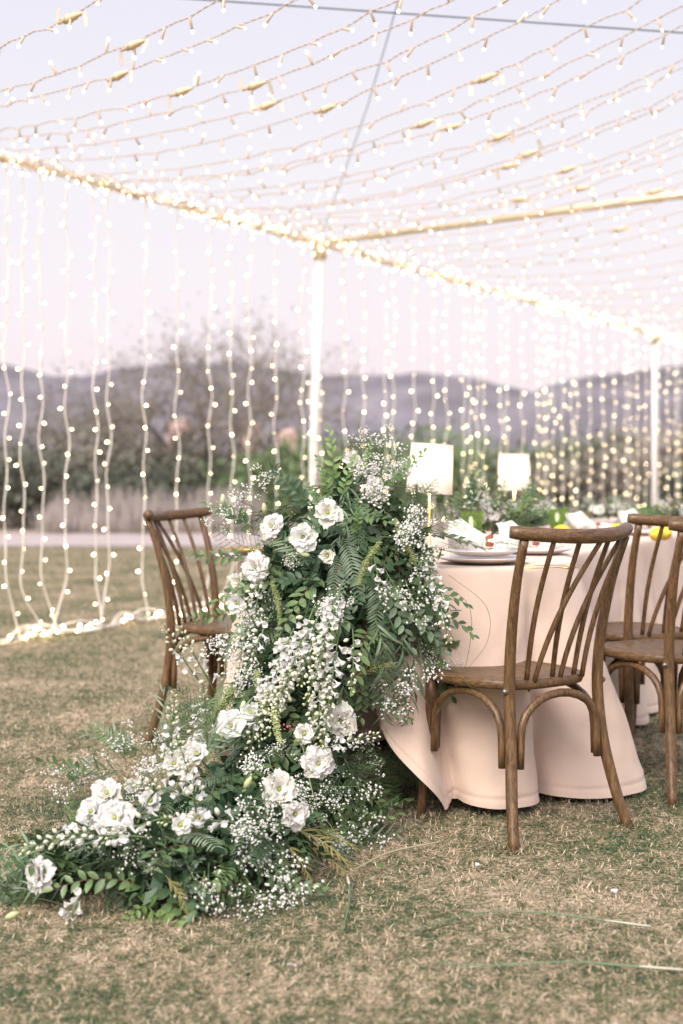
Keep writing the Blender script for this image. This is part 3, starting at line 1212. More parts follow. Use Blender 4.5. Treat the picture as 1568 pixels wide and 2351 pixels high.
# ================================================================== ON THE TABLES
M['china'] = plain('pale_china', (0.80, 0.72, 0.68), 0.25, 0, 0.03, 30)
M['gold'] = plain('brushed_gold', (0.80, 0.56, 0.22), 0.25, 1.0, 0.05, 60)
M['leather'] = plain('tan_leather', (0.28, 0.085, 0.035), 0.5, 0, 0.2, 40)
M['lemon'] = plain('lemon_skin', (0.80, 0.55, 0.04), 0.45, 0, 0.08, 120)
m, nt, b, o = new_mat('printed_linen')
f = noise(nt, 26.0, 3.0, 0.55, dist=2.5)
nt.links.new(ramp(nt, f, [(0.44, (0.84, 0.82, 0.79)), (0.52, (0.84, 0.82, 0.79)), (0.545, (0.40, 0.46, 0.30)), (0.60, (0.46, 0.51, 0.36)), (0.62, (0.84, 0.82, 0.79))]), b.inputs['Base Color'])
b.inputs['Roughness'].default_value = 0.85
M['napkin'] = m


def glass_mat(name, c, body=0.12):
    m, nt, b, o = new_mat(name)
    # thin tinted glass: tinted see-through with a clear sheen at the rim
    t = nt.nodes.new('ShaderNodeBsdfTransparent')
    t.inputs[0].default_value = (*c, 1)
    g = nt.nodes.new('ShaderNodeBsdfGlossy')
    g.inputs['Roughness'].default_value = 0.03
    d = nt.nodes.new('ShaderNodeBsdfTranslucent')
    d.inputs[0].default_value = (*c, 1)
    m1 = nt.nodes.new('ShaderNodeMixShader')
    m1.inputs[0].default_value = body
    nt.links.new(t.outputs[0], m1.inputs[1])
    nt.links.new(d.outputs[0], m1.inputs[2])
    m2 = nt.nodes.new('ShaderNodeMixShader')
    m2.inputs[0].default_value = 0.08
    nt.links.new(m1.outputs[0], m2.inputs[1])
    nt.links.new(g.outputs[0], m2.inputs[2])
    nt.links.new(m2.outputs[0], o.inputs[0])
    return m


M['green_glass'] = glass_mat('green_glass', (0.66, 0.80, 0.22), 0.22)
M['clear_glass'] = glass_mat('clear_glass', (0.95, 0.97, 0.92))
M['amber_glass'] = glass_mat('amber_glass', (0.80, 0.74, 0.52))
M['water'] = glass_mat('green_tinted_water', (0.58, 0.76, 0.16), 0.35)


def plate(name, p, r, lab, group=None, rim=None):
    mb = MB()
    mb.lathe([(0.0001, 0.002), (r * 0.6, 0.002), (r * 0.66, 0.004), (r * 0.94, 0.016), (r, 0.020), (r * 1.0, 0.023), (r * 0.93, 0.020), (r * 0.68, 0.009), (r * 0.62, 0.007), (0.0001, 0.007)], 48)
    o = mb.build(name, M[rim or 'china'], loc=p)
    return tag(o, lab, 'plate', group)


def napkin(p, rz, lab):
    t = thing('napkin', lab, 'napkin', p, rz, 'napkins in leather rings')
    # a linen cloth gathered through a ring: wide fan, waist, shorter tail
    mb = MB()
    n = 26
    secs = [(-0.115, 0.070, 0.046, 0.046), (-0.09, 0.066, 0.050, 0.046), (-0.055, 0.046, 0.038, 0.034), (-0.015, 0.026, 0.024, 0.024), (0.012, 0.020, 0.019, 0.020), (0.04, 0.030, 0.022, 0.022), (0.075, 0.042, 0.021, 0.018), (0.10, 0.046, 0.016, 0.013)]
    rows = []
    rr = random.Random(int(p[0] * 999))
    for x, w, h, zc in secs:
        row = []
        for k in range(n):
            a = 2 * PI * k / n
            f = 1 + 0.16 * math.sin(a * 5 + x * 22) + rr.uniform(-0.05, 0.05)
            row.append((x + 0.010 * math.sin(a * 4), math.cos(a) * w * f, max(0.001, zc + math.sin(a) * h * f)))
        rows.append(row)
    mb.quadstrip(rows, True)
    mb.f.append(tuple(range(n))[::-1]); mb.m.append(0)
    mb.f.append(tuple((len(rows) - 1) * n + k for k in range(n))); mb.m.append(0)
    mb.build('linen', M['napkin'], t)
    mb = MB()
    q = Matrix.Translation((0.012, 0, 0.022)) @ Matrix.Rotation(PI / 2, 4, 'Y')
    mb.lathe([(0.0205, -0.013), (0.0228, -0.013), (0.0228, 0.013), (0.0205, 0.013), (0.0205, -0.013)], 28, mat=q)
    mb.build('napkin_ring', M['leather'], t)
    return t


def tumbler(p, mt, h, r, lab, fill=0.0):
    t = thing('tumbler', lab, 'glass', p, 0, 'tumblers on the tables')
    mb = MB()
    mb.lathe([(0.0001, 0.0), (r * 0.72, 0.0), (r * 0.78, 0.006), (r * 0.8, h * 0.3), (r, h), (r - 0.0025, h), (r * 0.8 - 0.003, h * 0.3), (r * 0.72, 0.012), (0.0001, 0.012)], 28)
    mb.build('glass_wall', mt, t)
    if fill:
        mb = MB()
        zt = h * fill
        mb.lathe([(0.0001, 0.0135), (r * 0.70, 0.0135), (r * 0.8 - 0.0042, h * 0.3), (r * (0.8 + 0.2 * (fill - 0.3) / 0.7) - 0.005, zt), (0.0001, zt)], 28)
        mb.build('water', M['water'], t)
    return t


def cutlery(p, rz, kind, lab):
    mb = MB()
    L = 0.20
    mb.tube([(0, -L / 2, 0.003), (0, -0.02, 0.003), (0, 0.04, 0.004)], [0.0055, 0.003, 0.0025], 8, flat=0.5)
    if kind == 'fork':
        mb.tube([(0, 0.04, 0.004), (0, 0.055, 0.003), (0, 0.07, 0.003)], [0.003, 0.010, 0.011], 8, flat=0.25)
        for k in (-1, 0, 1):
            mb.tube([(k * 0.007, 0.07, 0.003), (k * 0.007, 0.105, 0.006)], 0.0016, 6)
    elif kind == 'knife':
        mb.tube([(0, 0.04, 0.004), (0.002, 0.07, 0.004), (0.003, 0.11, 0.003)], [0.003, 0.008, 0.003], 8, flat=0.25)
    else:
        mb.tube([(0, 0.04, 0.004), (0, 0.055, 0.003), (0, 0.08, 0.003), (0, 0.10, 0.006)], [0.003, 0.014, 0.018, 0.006], 10, flat=0.3)
    o = mb.build(kind, M['gold'], loc=p)
    o.rotation_euler.z = rz
    return tag(o, lab, kind)


ZT = TOP + 0.005


def onT(x, y, dz=0.0):
    """a place on the table top seen at layout position (x, y)"""
    Y = (CAM_H - ZT) * F / (y - 1078)
    return Vector(((x - 784) * Y / F, Y, ZT + dz))


c1 = onT(1108, 1293)
plate('charger_plate', c1, 0.150, 'wide pale charger plate nearest the camera on the round table')
plate('dinner_plate', c1 + Vector((0, 0, 0.0235)), 0.125, 'pale dinner plate lying on the nearest charger plate')
napkin(c1 + Vector((0.01, 0, 0.0475)), R(-4), 'green printed napkin in a tan leather ring on the nearest plate')
c2 = onT(1232, 1272)
plate('dinner_plate', c2, 0.125, 'pale dinner plate behind the top rail of the nearest chair')
napkin(c2 + Vector((-0.02, 0, 0.024)), R(8), 'green printed napkin in a leather ring behind the nearest chair')
c3 = onT(590, 1288)
plate('charger_plate', c3, 0.140, 'pale charger plate at the left end, beside the left chair')
plate('dinner_plate', c3 + Vector((0, 0, 0.0235)), 0.115, 'gold dinner plate on the left charger, half hidden by leaves', None, 'gold')
cutlery(onT(1262, 1300), R(-82), 'knife', 'gold knife lying right of the nearest plate')
cutlery(onT(1256, 1306), R(-80), 'spoon', 'gold spoon lying beside the knife right of the nearest plate')
cutlery(onT(1030, 1286), R(10), 'fork', 'gold fork lying left of the nearest plate under the leaves')
tumbler(Vector((0.487, 5.30, ZT)), M['green_glass'], 0.150, 0.042, 'tall green glass of pale drink behind the nearest plate', 0.62)
tumbler(Vector((0.989, 6.5, ZT)), M['green_glass'], 0.126, 0.044, 'bright green tumbler left of the lemons')
tumbler(Vector((1.113, 6.6, ZT)), M['amber_glass'], 0.115, 0.046, 'amber tumbler right of the bright green tumbler')
tumbler(Vector((1.63, 7.55, ZT)), M['green_glass'], 0.11, 0.042, 'green tumbler far right beyond the tucked chair')
tumbler(Vector((1.76, 7.8, ZT)), M['amber_glass'], 0.11, 0.038, 'yellowish tumbler beside the far right green one')
c4 = onT(1375, 1236)
plate('dinner_plate', c4, 0.125, 'pale dinner plate between the two lemons on the second table')
napkin(c4 + Vector((-0.02, 0, 0.024)), R(20), 'green printed napkin between the lemons on the second table')
c5 = onT(1480, 1228)
plate('dinner_plate', c5, 0.125, 'pale dinner plate behind the rail of the tucked chair')
napkin(c5 + Vector((0, 0, 0.024)), R(25), 'green printed napkin behind the rail of the tucked chair')


def lemon(x, y, r, rz, lab):
    mb = MB()
    rows = []
    for j in range(11):
        th = PI * j / 10
        rows.append([(math.cos(th) * r * 1.25 + (0.2 * r * (1 if j == 0 else -1 if j == 10 else 0)), math.sin(th) * r * math.cos(2 * PI * k / 16), math.sin(th) * r * math.sin(2 * PI * k / 16)) for k in range(16)])
    mb.quadstrip(rows, True)
    o = mb.build('lemon', M['lemon'], loc=onT(x, y, r))
    o.rotation_euler.z = rz
    tag(o, lab, 'lemon', 'lemons on the tables')


lemon(1290, 1240, 0.034, 0.3, 'yellow lemon above the top rail of the nearest chair')
lemon(1416, 1236, 0.034, 1.0, 'yellow lemon in the middle, left of the tucked chair')
lemon(1523, 1241, 0.033, 2.0, 'yellow lemon behind the spindles of the tucked chair')
lemon(1508, 1243, 0.030, 0.8, 'smaller orange lemon behind the tucked chair')

# table lamps with lit fabric shades
m, nt, b, o = new_mat('lamp_shade_linen')
b.inputs['Base Color'].default_value = (0.93, 0.87, 0.80, 1)
b.inputs['Roughness'].default_value = 0.9
tr = nt.nodes.new('ShaderNodeBsdfTranslucent')
tr.inputs[0].default_value = (0.95, 0.88, 0.80, 1)
mx = nt.nodes.new('ShaderNodeMixShader')
mx.inputs[0].default_value = 0.5
nt.links.new(b.outputs[0], mx.inputs[1])
nt.links.new(tr.outputs[0], mx.inputs[2])
nt.links.new(mx.outputs[0], o.inputs[0])
M['shade'] = m


def lamp(x, Y, h, rs, hs, tilt, lab):
    p = Vector(((x - 784) * Y / F, Y, ZT))
    t = thing('table_lamp', lab, 'lamp', p, 0, 'table lamps')
    mb = MB()
    mb.lathe([(0.0001, 0), (0.05, 0), (0.05, 0.008), (0.012, 0.014), (0.0065, 0.02), (0.0065, h - hs * 0.5), (0.0001, h - hs * 0.5)], 20)
    mb.build('stem', M['gold'], t)
    mb = MB()
    q = Matrix.Translation((0, 0, h - hs)) @ Matrix.Rotation(tilt, 4, 'Y')
    mb.lathe([(rs, 0), (rs * 0.90, hs), (rs * 0.90 - 0.002, hs), (rs - 0.002, 0), (rs, 0)], 40, mat=q)
    sh = mb.build('lamp_shade', M['shade'], t)
    mb = MB()
    mb.lathe([(0.0001, hs * 0.35), (0.018, hs * 0.38), (0.022, hs * 0.55), (0.012, hs * 0.68), (0.0001, hs * 0.7)], 12, mat=Matrix.Translation((0, 0, h - hs)))
    mb.build('bulb', M['socket'], sh)
    L = bpy.data.lights.new('lamp_light', 'POINT')
    L.energy = 2.4
    L.color = (1.0, 0.86, 0.70)
    L.shadow_soft_size = 0.03
    lo = bpy.data.objects.new('lamp_light', L)
    lo.parent = t
    lo.location = (0.03, -0.03, h - hs * 0.5)
    COL.objects.link(lo)


lamp(985, 5.42, 0.405, 0.089, 0.188, R(4), 'larger lit table lamp with white shade rising behind the flowers')
lamp(1180, 7.05, 0.385, 0.084, 0.180, R(0), 'smaller looking lit lamp with white shade farther down the tables')

# ================================================================== FLOWER CASCADE
M['leaf'] = leaf_mat('broad_leaf', (0.028, 0.066, 0.026), (0.080, 0.145, 0.058), (0.19, 0.28, 0.11), 0.22, 0.38)
M['leaf_grey'] = leaf_mat('grey_green_leaf', (0.06, 0.10, 0.062), (0.14, 0.20, 0.125), (0.26, 0.34, 0.22), 0.2, 0.5)
M['leaf_fine'] = leaf_mat('feathery_leaf', (0.04, 0.085, 0.04), (0.085, 0.15, 0.07), (0.17, 0.25, 0.11), 0.25, 0.6)
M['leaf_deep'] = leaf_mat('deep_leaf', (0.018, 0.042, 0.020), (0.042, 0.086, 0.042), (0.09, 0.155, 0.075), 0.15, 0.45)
M['leaf_young'] = leaf_mat('young_leaf', (0.07, 0.14, 0.035), (0.13, 0.23, 0.06), (0.22, 0.33, 0.11), 0.3, 0.4)
M['leaf_gold'] = leaf_mat('golden_leaf', (0.10, 0.13, 0.03), (0.22, 0.20, 0.06), (0.38, 0.30, 0.09), 0.25, 0.5)
M['stem'] = plain('green_stem', (0.10, 0.16, 0.055), 0.6, 0, 0.2, 30)
M['stem_red'] = plain('red_twig', (0.16, 0.055, 0.035), 0.6, 0, 0.2, 30)
M['stem_pale'] = plain('pale_stem', (0.42, 0.42, 0.22), 0.6, 0, 0.15, 30)
M['petal'] = leaf_mat('white_petal', (0.84, 0.82, 0.78), (0.89, 0.88, 0.85), (0.92, 0.91, 0.90), 0.38, 0.6)
M['petal_cream'] = leaf_mat('cream_petal', (0.60, 0.62, 0.40), (0.74, 0.74, 0.58), (0.84, 0.83, 0.73), 0.25, 0.55)
M['tiny'] = leaf_mat('tiny_blossom', (0.78, 0.75, 0.72), (0.85, 0.83, 0.80), (0.9, 0.89, 0.87), 0.15, 0.7)
M['bud_green'] = leaf_mat('green_bud', (0.45, 0.50, 0.22), (0.60, 0.64, 0.36), (0.74, 0.76, 0.54), 0.2, 0.55)
M['tassel'] = leaf_mat('green_tassel', (0.14, 0.19, 0.06), (0.26, 0.31, 0.12), (0.40, 0.44, 0.21), 0.15, 0.8)
M['heart'] = plain('flower_heart', (0.42, 0.48, 0.08), 0.6, 0, 0.2, 90)
M['pod'] = plain('pink_berry', (0.55, 0.16, 0.17), 0.5, 0, 0.15, 60)

# the body of the cascade: nodes (x, y, z, radius) and the links between them
ND = {
    0: (0.06, 4.56, 0.95, 0.13), 1: (0.02, 4.47, 0.83, 0.23), 2: (0.04, 4.37, 0.64, 0.245), 3: (-0.09, 4.28, 0.43, 0.185),
    4: (-0.17, 4.17, 0.27, 0.175), 5: (-0.20, 4.04, 0.14, 0.17), 6: (-0.37, 3.88, 0.11, 0.155), 7: (-0.51, 3.73, 0.085, 0.13),
    8: (-0.64, 3.60, 0.06, 0.09), 9: (-0.73, 3.52, 0.04, 0.045), 10: (-0.28, 3.62, 0.06, 0.135), 11: (-0.44, 3.45, 0.05, 0.105),
    12: (-0.03, 4.13, 0.10, 0.115), 13: (0.20, 4.48, 0.80, 0.13), 14: (0.20, 4.42, 0.62, 0.14),
    15: (-0.19, 4.50, 0.72, 0.12), 16: (-0.20, 4.38, 0.50, 0.12)}
LK = [(0, 1), (1, 2), (2, 3), (3, 4), (4, 5), (5, 6), (6, 7), (7, 8), (8, 9), (5, 10), (10, 11), (7, 11), (4, 12), (5, 12), (1, 13), (2, 14), (13, 14), (1, 15), (2, 15), (2, 16), (15, 16), (16, 4)]
NDP = {k: (Vector(v[:3]), v[3]) for k, v in ND.items()}


def body(p):
    """signed distance to the cascade body, with the nearest axis point and the flow direction"""
    best = (9.0, None, None)
    for a, c in LK:
        pa, ra = NDP[a]
        pc, rc = NDP[c]
        d = pc - pa
        t = max(0.0, min(1.0, (p - pa).dot(d) / d.length_squared))
        q = pa + d * t
        dist = (p - q).length - (ra + (rc - ra) * t)
        if dist < best[0]:
            best = (dist, q, d.normalized())
    return best


EYE = Vector((0, 0, CAM_H))


def hit(x, y, lift=0.0):
    """where the line of sight through (x, y) first meets the body; used to lay the big flowers out"""
    d = (at(x, y, 1.0) - EYE)
    Y = 3.2
    while Y < 4.9:
        p = EYE + d * Y
        s = body(p)
        if s[0] <= 0.0 or p.z < 0.02:
            n = (p - s[1])
            n = n.normalized() if n.length > 1e-6 else Vector((0, -1, 0))
            return p + n * lift, n, s[2]
        Y += 0.01
    p = EYE + d * 4.5
    return p, Vector((0, -1, 0.2)).normalized(), Vector((0, 0, 1))


def frame(p, a, n, s=1.0):
    """matrix with local Y along a and local Z towards n"""
    a = a.normalized()
    x = a.cross(n)
    x = x.normalized() if x.length > 1e-5 else a.orthogonal().normalized()
    z = x.cross(a)
    m_ = Matrix((x, a, z)).transposed().to_4x4()
    return Matrix.Translation(p) @ m_ @ Matrix.Scale(s, 4)


def leaf_mb(L, W, rows=4, droop=0.2, fold=0.25, pointed=1.0):
    """one blade along +Y, facing +Z"""
    mb = MB()
    rr_ = []
    for i in range(rows + 1):
        f = i / rows
        w = W * 0.5 * math.sin(PI * min(1, f * 0.94 + 0.06) ** pointed) ** 0.8
        if i == rows:
            w = W * 0.02
        z = -droop * L * f * f
        rr_.append([(-w, L * f, z + fold * w), (0, L * f, z), (w, L * f, z + fold * w)])
    mb.quadstrip(rr_)
    return mb


def blob(r, mb, p, rr, mi=0, sq=1.0):
    """small uneven octahedron"""
    b = len(mb.v)
    for d in ((1, 0, 0), (-1, 0, 0), (0, 1, 0), (0, -1, 0), (0, 0, sq), (0, 0, -sq)):
        k = r * rr.uniform(0.75, 1.25)
        mb.v.append((p[0] + d[0] * k, p[1] + d[1] * k, p[2] + d[2] * k))
    for q in ((0, 2, 4), (2, 1, 4), (1, 3, 4), (3, 0, 4), (2, 0, 5), (1, 2, 5), (3, 1, 5), (0, 3, 5)):
        mb.f.append(tuple(b + k for k in q))
        mb.m.append(mi)


# ---- sprigs: stem along +Y that arches over, with leaf matrices
def sprig_spec(seed, L, n, leafL, droop, angle, pinnate=False, jitter=0.35):
    rr = random.Random(seed)
    bx = rr.uniform(-0.12, 0.12)
    pts = [Vector((bx * L * math.sin(f * 2.5), L * f * (1 - 0.12 * droop * f), -droop * L * f * f)) for f in [i / 9 for i in range(10)]]
    mats = []
    for k in range(n):
        f = (k + 1.2) / (n + 0.6) if not pinnate else (k // 2 + 1.5) / (n / 2 + 1.2)
        f = min(f, 1.0)
        i = min(int(f * 9), 8)
        p = pts[i].lerp(pts[i + 1], f * 9 - i)
        tg = (pts[i + 1] - pts[i]).normalized()
        side = 1 if k % 2 else -1
        nrm = Vector((0, tg.z, -tg.y)).normalized() * -1
        sd_ = tg.cross(nrm).normalized() * side
        if k == n - 1 and not pinnate:
            sd_ = sd_ * 0.1
        a = (tg * math.cos(angle) + sd_ * math.sin(angle) + Vector((rr.gauss(0, 1), rr.gauss(0, 1), rr.gauss(0, 1))) * jitter * 0.5 + nrm * rr.uniform(0.0, jitter)).normalized()
        s = leafL * (1.05 - 0.45 * f) * rr.uniform(0.8, 1.15)
        if pinnate:
            s = leafL * (0.55 + 0.6 * math.sin(PI * min(0.97, f * 0.9 + 0.1))) * rr.uniform(0.9, 1.1)
        mats.append(frame(p, a, (nrm + Vector((rr.gauss(0, 1), rr.gauss(0, 1), rr.gauss(0, 1))) * jitter * 0.4), s))
    return pts, mats


UNIT_LEAF = leaf_mb(1.0, 0.50, 4, 0.18, 0.3)
UNIT_NARROW = leaf_mb(1.0, 0.17, 4, 0.25, 0.3, 0.9)
UNIT_WILLOW = leaf_mb(1.0, 0.11, 5, 0.5, 0.2, 0.9)


def sprig_mesh(name, seed, L, n, leafL, droop, angle, unit, mt, stem='stem', r0=0.0016, pinnate=False, jitter=0.35):
    pts, mats = sprig_spec(seed, L, n, leafL, droop, angle, pinnate, jitter)
    mb = MB()
    mb.tube(pts, [r0 * (1 - 0.6 * i / 9) for i in range(10)], 4, 1, caps=False)
    for m_ in mats:
        mb.add(unit, m_, 0)
    return mb.mesh(name, [M[mt], M[stem]])


def feathery_mesh(seed, L):
    """asparagus fern: fine needles on short side twigs"""
    rr = random.Random(seed)
    mb = MB()
    pts = [Vector((0.1 * L * math.sin(f * 3 + seed), L * f, -0.25 * L * f * f)) for f in [i / 9 for i in range(10)]]
    mb.tube(pts, 0.0009, 3, 1, caps=False)
    for k in range(26):
        f = 0.12 + 0.88 * k / 26
        i = min(int(f * 9), 8)
        p = pts[i].lerp(pts[i + 1], f * 9 - i)
        sd_ = Vector((1 if k % 2 else -1, 0.7, rr.uniform(-0.3, 0.4))).normalized()
        tl = L * 0.30 * math.sin(PI * (0.15 + 0.8 * f)) * rr.uniform(0.7, 1.1)
        e = p + sd_ * tl
        mb.tube([p, p.lerp(e, .5) + Vector((0, 0, 0.004)), e], 0.0005, 3, 0, caps=False)
        for j in range(13):
            g = (j + 1) / 13
            q = p.lerp(e, g)
            nd = (sd_ * 0.6 + Vector((rr.gauss(0, 1), rr.gauss(0, 1), rr.gauss(0, 0.7)))).normalized() * rr.uniform(0.007, 0.014)
            w = nd.orthogonal().normalized() * 0.00045
            b = len(mb.v)
            mb.v += [tuple(q - w), tuple(q + w), tuple(q + nd)]
            mb.f.append((b, b + 1, b + 2))
            mb.m.append(0)
    return mb.mesh('fern_frond', [M['leaf_fine'], M['stem']])


def breath_mesh(seed, L, nb, r=0.0036, dens=5, spread=0.5):
    """baby's breath: forking threads that end in tiny white blossoms"""
    rr = random.Random(seed)
    mb = MB()
    main = [Vector((0, L * 0.6 * f, -0.03 * L * f * f)) for f in (0, .5, 1)]
    mb.tube(main, 0.0008, 3, 1, caps=False)
    for k in range(nb):
        f = rr.uniform(0.3, 1)
        p = Vector((0, L * 0.6 * f, -0.03 * L * f * f))
        d = Vector((rr.gauss(0, spread), rr.uniform(0.3, 1), rr.gauss(0.15, spread * 0.8))).normalized()
        e = p + d * L * rr.uniform(0.2, 0.45)
        mb.tube([p, e], 0.0005, 3, 1, caps=False)
        for j in range(dens):
            q = e + Vector((rr.gauss(0, 1), rr.gauss(0, 1), rr.gauss(0, 1))) * L * 0.055
            mb.tube([e, q], 0.00035, 3, 1, caps=False)
            blob(r * rr.uniform(0.5, 1.15), mb, q, rr, 0, 0.8)
    return mb.mesh('babys_breath', [M['tiny'], M['stem']], smooth=False)


def petal_mb(L, W, cup, ruffle, seed, curl=0.0):
    """petal along +Y, opening towards +Z"""
    rr = random.Random(seed)
    ph = rr.uniform(0, 6)
    rows = []
    nr, nc = 7, 8
    for i in range(nr + 1):
        f = i / nr
        w = W * (0.16 + 0.84 * math.sin(PI * 0.5 * min(1.0, f * 1.25)) ** 0.9) * (1 if f < 0.8 else math.sqrt(max(0.05, 1 - ((f - 0.8) / 0.235) ** 2)))
        row = []
        for j in range(nc + 1):
            g = j / nc * 2 - 1
            z = cup * L * (g * g) * 0.55 + L * (0.10 * math.sin(f * 2.2)) - curl * L * f ** 3
            z += ruffle * L * f * f * math.sin(g * 7 + ph) * (0.4 + abs(g)) * 0.5
            y = L * f * (1 - 0.10 * g * g) + ruffle * L * 0.3 * f * f * math.sin(g * 9 + ph * 2)
            row.append((g * w * 0.5, y, z))
        rows.append(row)
    mb = MB()
    mb.quadstrip(rows)
    return mb


M['petal_ivory'] = leaf_mat('ivory_petal', (0.78, 0.76, 0.66), (0.86, 0.84, 0.77), (0.90, 0.89, 0.85), 0.38, 0.6)
M['petal_blush'] = leaf_mat('blush_white_petal', (0.82, 0.77, 0.73), (0.88, 0.85, 0.82), (0.92, 0.90, 0.88), 0.38, 0.6)
PETAL_SETS = [[petal_mb(1.0, 1.0 + 0.08 * (j - 1), 0.30 + 0.1 * j, 0.10 + 0.05 * j, k + 10 * j, 0.10 + 0.1 * j).mesh('petal', M[mt_]) for k in range(4)] for j, mt_ in enumerate(('petal', 'petal_ivory', 'petal_blush'))]
PETALS = PETAL_SETS[0]


def bud_mb(L, r, open_=0.0, n=8):
    """closed bud along +Y"""
    mb = MB()
    q = Matrix.Rotation(-PI / 2, 4, 'X')
    mb.lathe([(0.0001, 0), (r * 0.55, L * 0.1), (r, L * 0.42), (r * 0.85, L * 0.7), (r * (0.35 + open_), L * 0.95), (0.0001, L * (1 - 0.3 * open_))], n, mat=q)
    return mb


def floret_open(seed):
    """small open larkspur blossom facing +Y"""
    rr = random.Random(seed)
    mb = MB()
    for k in range(5):
        a = 2 * PI * k / 5 + rr.uniform(-0.2, 0.2)
        lf = leaf_mb(0.015, 0.0125, 3, -0.3, 0.3, 1.3)
        d = Vector((math.cos(a) * 0.8, 0.62, math.sin(a) * 0.8))
        mb.add(lf, frame(Vector((0, 0, 0)), d, Vector((0, 1, 0))))
    mb.tube([(0, -0.012, 0.004), (0, -0.004, 0.001), (0, 0.003, 0)], [0.0012, 0.0025, 0.004], 5, caps=False)
    return mb


FLO = [floret_open(1), floret_open(2)]
BUD = bud_mb(0.0185, 0.0058, 0.05)
ME_FLO = [f_.mesh('floret', M['petal']) for f_ in FLO]
ME_BUDW = BUD.mesh('floret', M['petal_cream'])
ME_BUDG = BUD.mesh('floret', M['bud_green'])


def spike_spec(seed, L, n):
    rr = random.Random(seed)
    bx = rr.uniform(-0.1, 0.1)
    pts = [Vector((bx * L * f * f, L * f * (1 - 0.1 * f), -0.16 * L * f * f)) for f in [i / 9 for i in range(10)]]
    out = []
    for k in range(n):
        f = 0.12 + 0.88 * (k / n) ** 0.9
        i = min(int(f * 9), 8)
        p = pts[i].lerp(pts[i + 1], f * 9 - i)
        a = k * 2.4 + rr.uniform(-0.4, 0.4)
        d = Vector((math.cos(a), 0.55 + 0.6 * f, math.sin(a) * 0.9 + 0.25)).normalized()
        ped = 0.019 * (1.15 - 0.75 * f)
        kind = 'open' if f < 0.50 and rr.random() < 0.8 else ('bud' if f < 0.86 else 'tip')
        s = (1.25 - 0.75 * f) * rr.uniform(0.85, 1.15)
        out.append((p, p + d * ped, d, kind, s))
    return pts, out


def spike(parent, mat, seed, L, n, split):
    rr = random.Random(seed)
    pts, fl = spike_spec(seed, L, n)
    mb = MB()
    mb.tube(pts, [0.0026 * (1 - 0.7 * i / 9) for i in range(10)], 5, 0, caps=False)
    for p, q, d, kind, s in fl:
        mb.tube([p, p.lerp(q, 0.6) + Vector((0, 0, 0.001)), q], 0.0007, 3, 0, caps=False)
    if not split:
        for p, q, d, kind, s in fl:
            mb.add(rr.choice(FLO) if kind == 'open' else BUD, frame(q, d, Vector((rr.gauss(0, 1), 0.1, 1)), s), {'open': 1, 'bud': 2, 'tip': 3}[kind])
    o = obj('larkspur_spike', mb.mesh('larkspur_spike', [M['stem'], M['petal'], M['petal_cream'], M['bud_green']]), parent, mat=mat)
    if split:
        for p, q, d, kind, s in fl:
            obj('floret', rr.choice(ME_FLO) if kind == 'open' else (ME_BUDW if kind == 'bud' else ME_BUDG), o, mat=frame(q, d, Vector((rr.gauss(0, 1), 0.1, 1)), s))
    return o


def big_flower(parent, p, n, r, seed, closed=0.0):
    """lisianthus: three whorls of ruffled petals around a green heart"""
    rr = random.Random(seed)
    mt = Matrix.Translation(p) @ n.to_track_quat('Z', 'Y').to_matrix().to_4x4() @ Matrix.Rotation(rr.uniform(0, 6), 4, 'Z')
    mb = MB()
    mb.lathe([(0.0001, -0.018), (0.006, -0.016), (0.009, -0.004), (0.006, 0.002), (0.0035, 0.010), (0.0045, 0.014), (0.0001, 0.016)], 8)
    for k in range(6):
        a = k * PI / 3
        mb.tube([(math.cos(a) * 0.004, math.sin(a) * 0.004, 0.002), (math.cos(a) * 0.008, math.sin(a) * 0.008, 0.013)], [0.0008, 0.0016], 4, 0)
    mb.tube([(0, 0, -0.018), (0.004, 0, -0.06), (0.0, 0.006, -0.10)], 0.002, 5, 1)
    o = obj('lisianthus_flower', mb.mesh('lisianthus_flower', [M['heart'], M['stem']]), parent, mat=mt)
    for wh, (cnt, tilt, s) in enumerate(((6, 18 + 30 * closed, 1.0), (5, 36 + 25 * closed, 0.88), (5, 56 + 12 * closed, 0.68))):
        for k in range(cnt):
            a = 2 * PI * (k + 0.5 * wh) / cnt + rr.uniform(-0.22, 0.22)
            tl = R(tilt + rr.uniform(-13, 13))
            pm = Matrix.Rotation(a, 4, 'Z') @ Matrix.Translation((0, 0.003, 0.0015 * wh)) @ Matrix.Rotation(tl, 4, 'X') @ Matrix.Scale(r * s * rr.uniform(0.86, 1.12), 4)
            obj('petal', rr.choice(PETAL_SETS[seed % 3]), o, mat=pm)
    return o


def tassel(parent, pts, r, seed):
    """hanging amaranthus: knobbly rope of tiny green flowers"""
    rr = random.Random(seed)
    mb = MB()
    path = smooth_path(pts, 40)
    rad = [r * (0.35 + 0.65 * math.sin(PI * min(0.96, 0.1 + i / 40)) ** 0.5) for i in range(40)]
    mb.tube(path, [x * 0.7 for x in rad], 7, caps=False)
    for i in range(40):
        for k in range(9):
            d = Vector((rr.gauss(0, 1), rr.gauss(0, 1), rr.gauss(0, 1))).normalized()
            blob(r * 0.36, mb, path[i] + d * rad[i] * rr.uniform(0.6, 1.35), rr)
    return obj('amaranthus_tassel', mb.mesh('amaranthus_tassel', M['tassel'], smooth=False), parent)


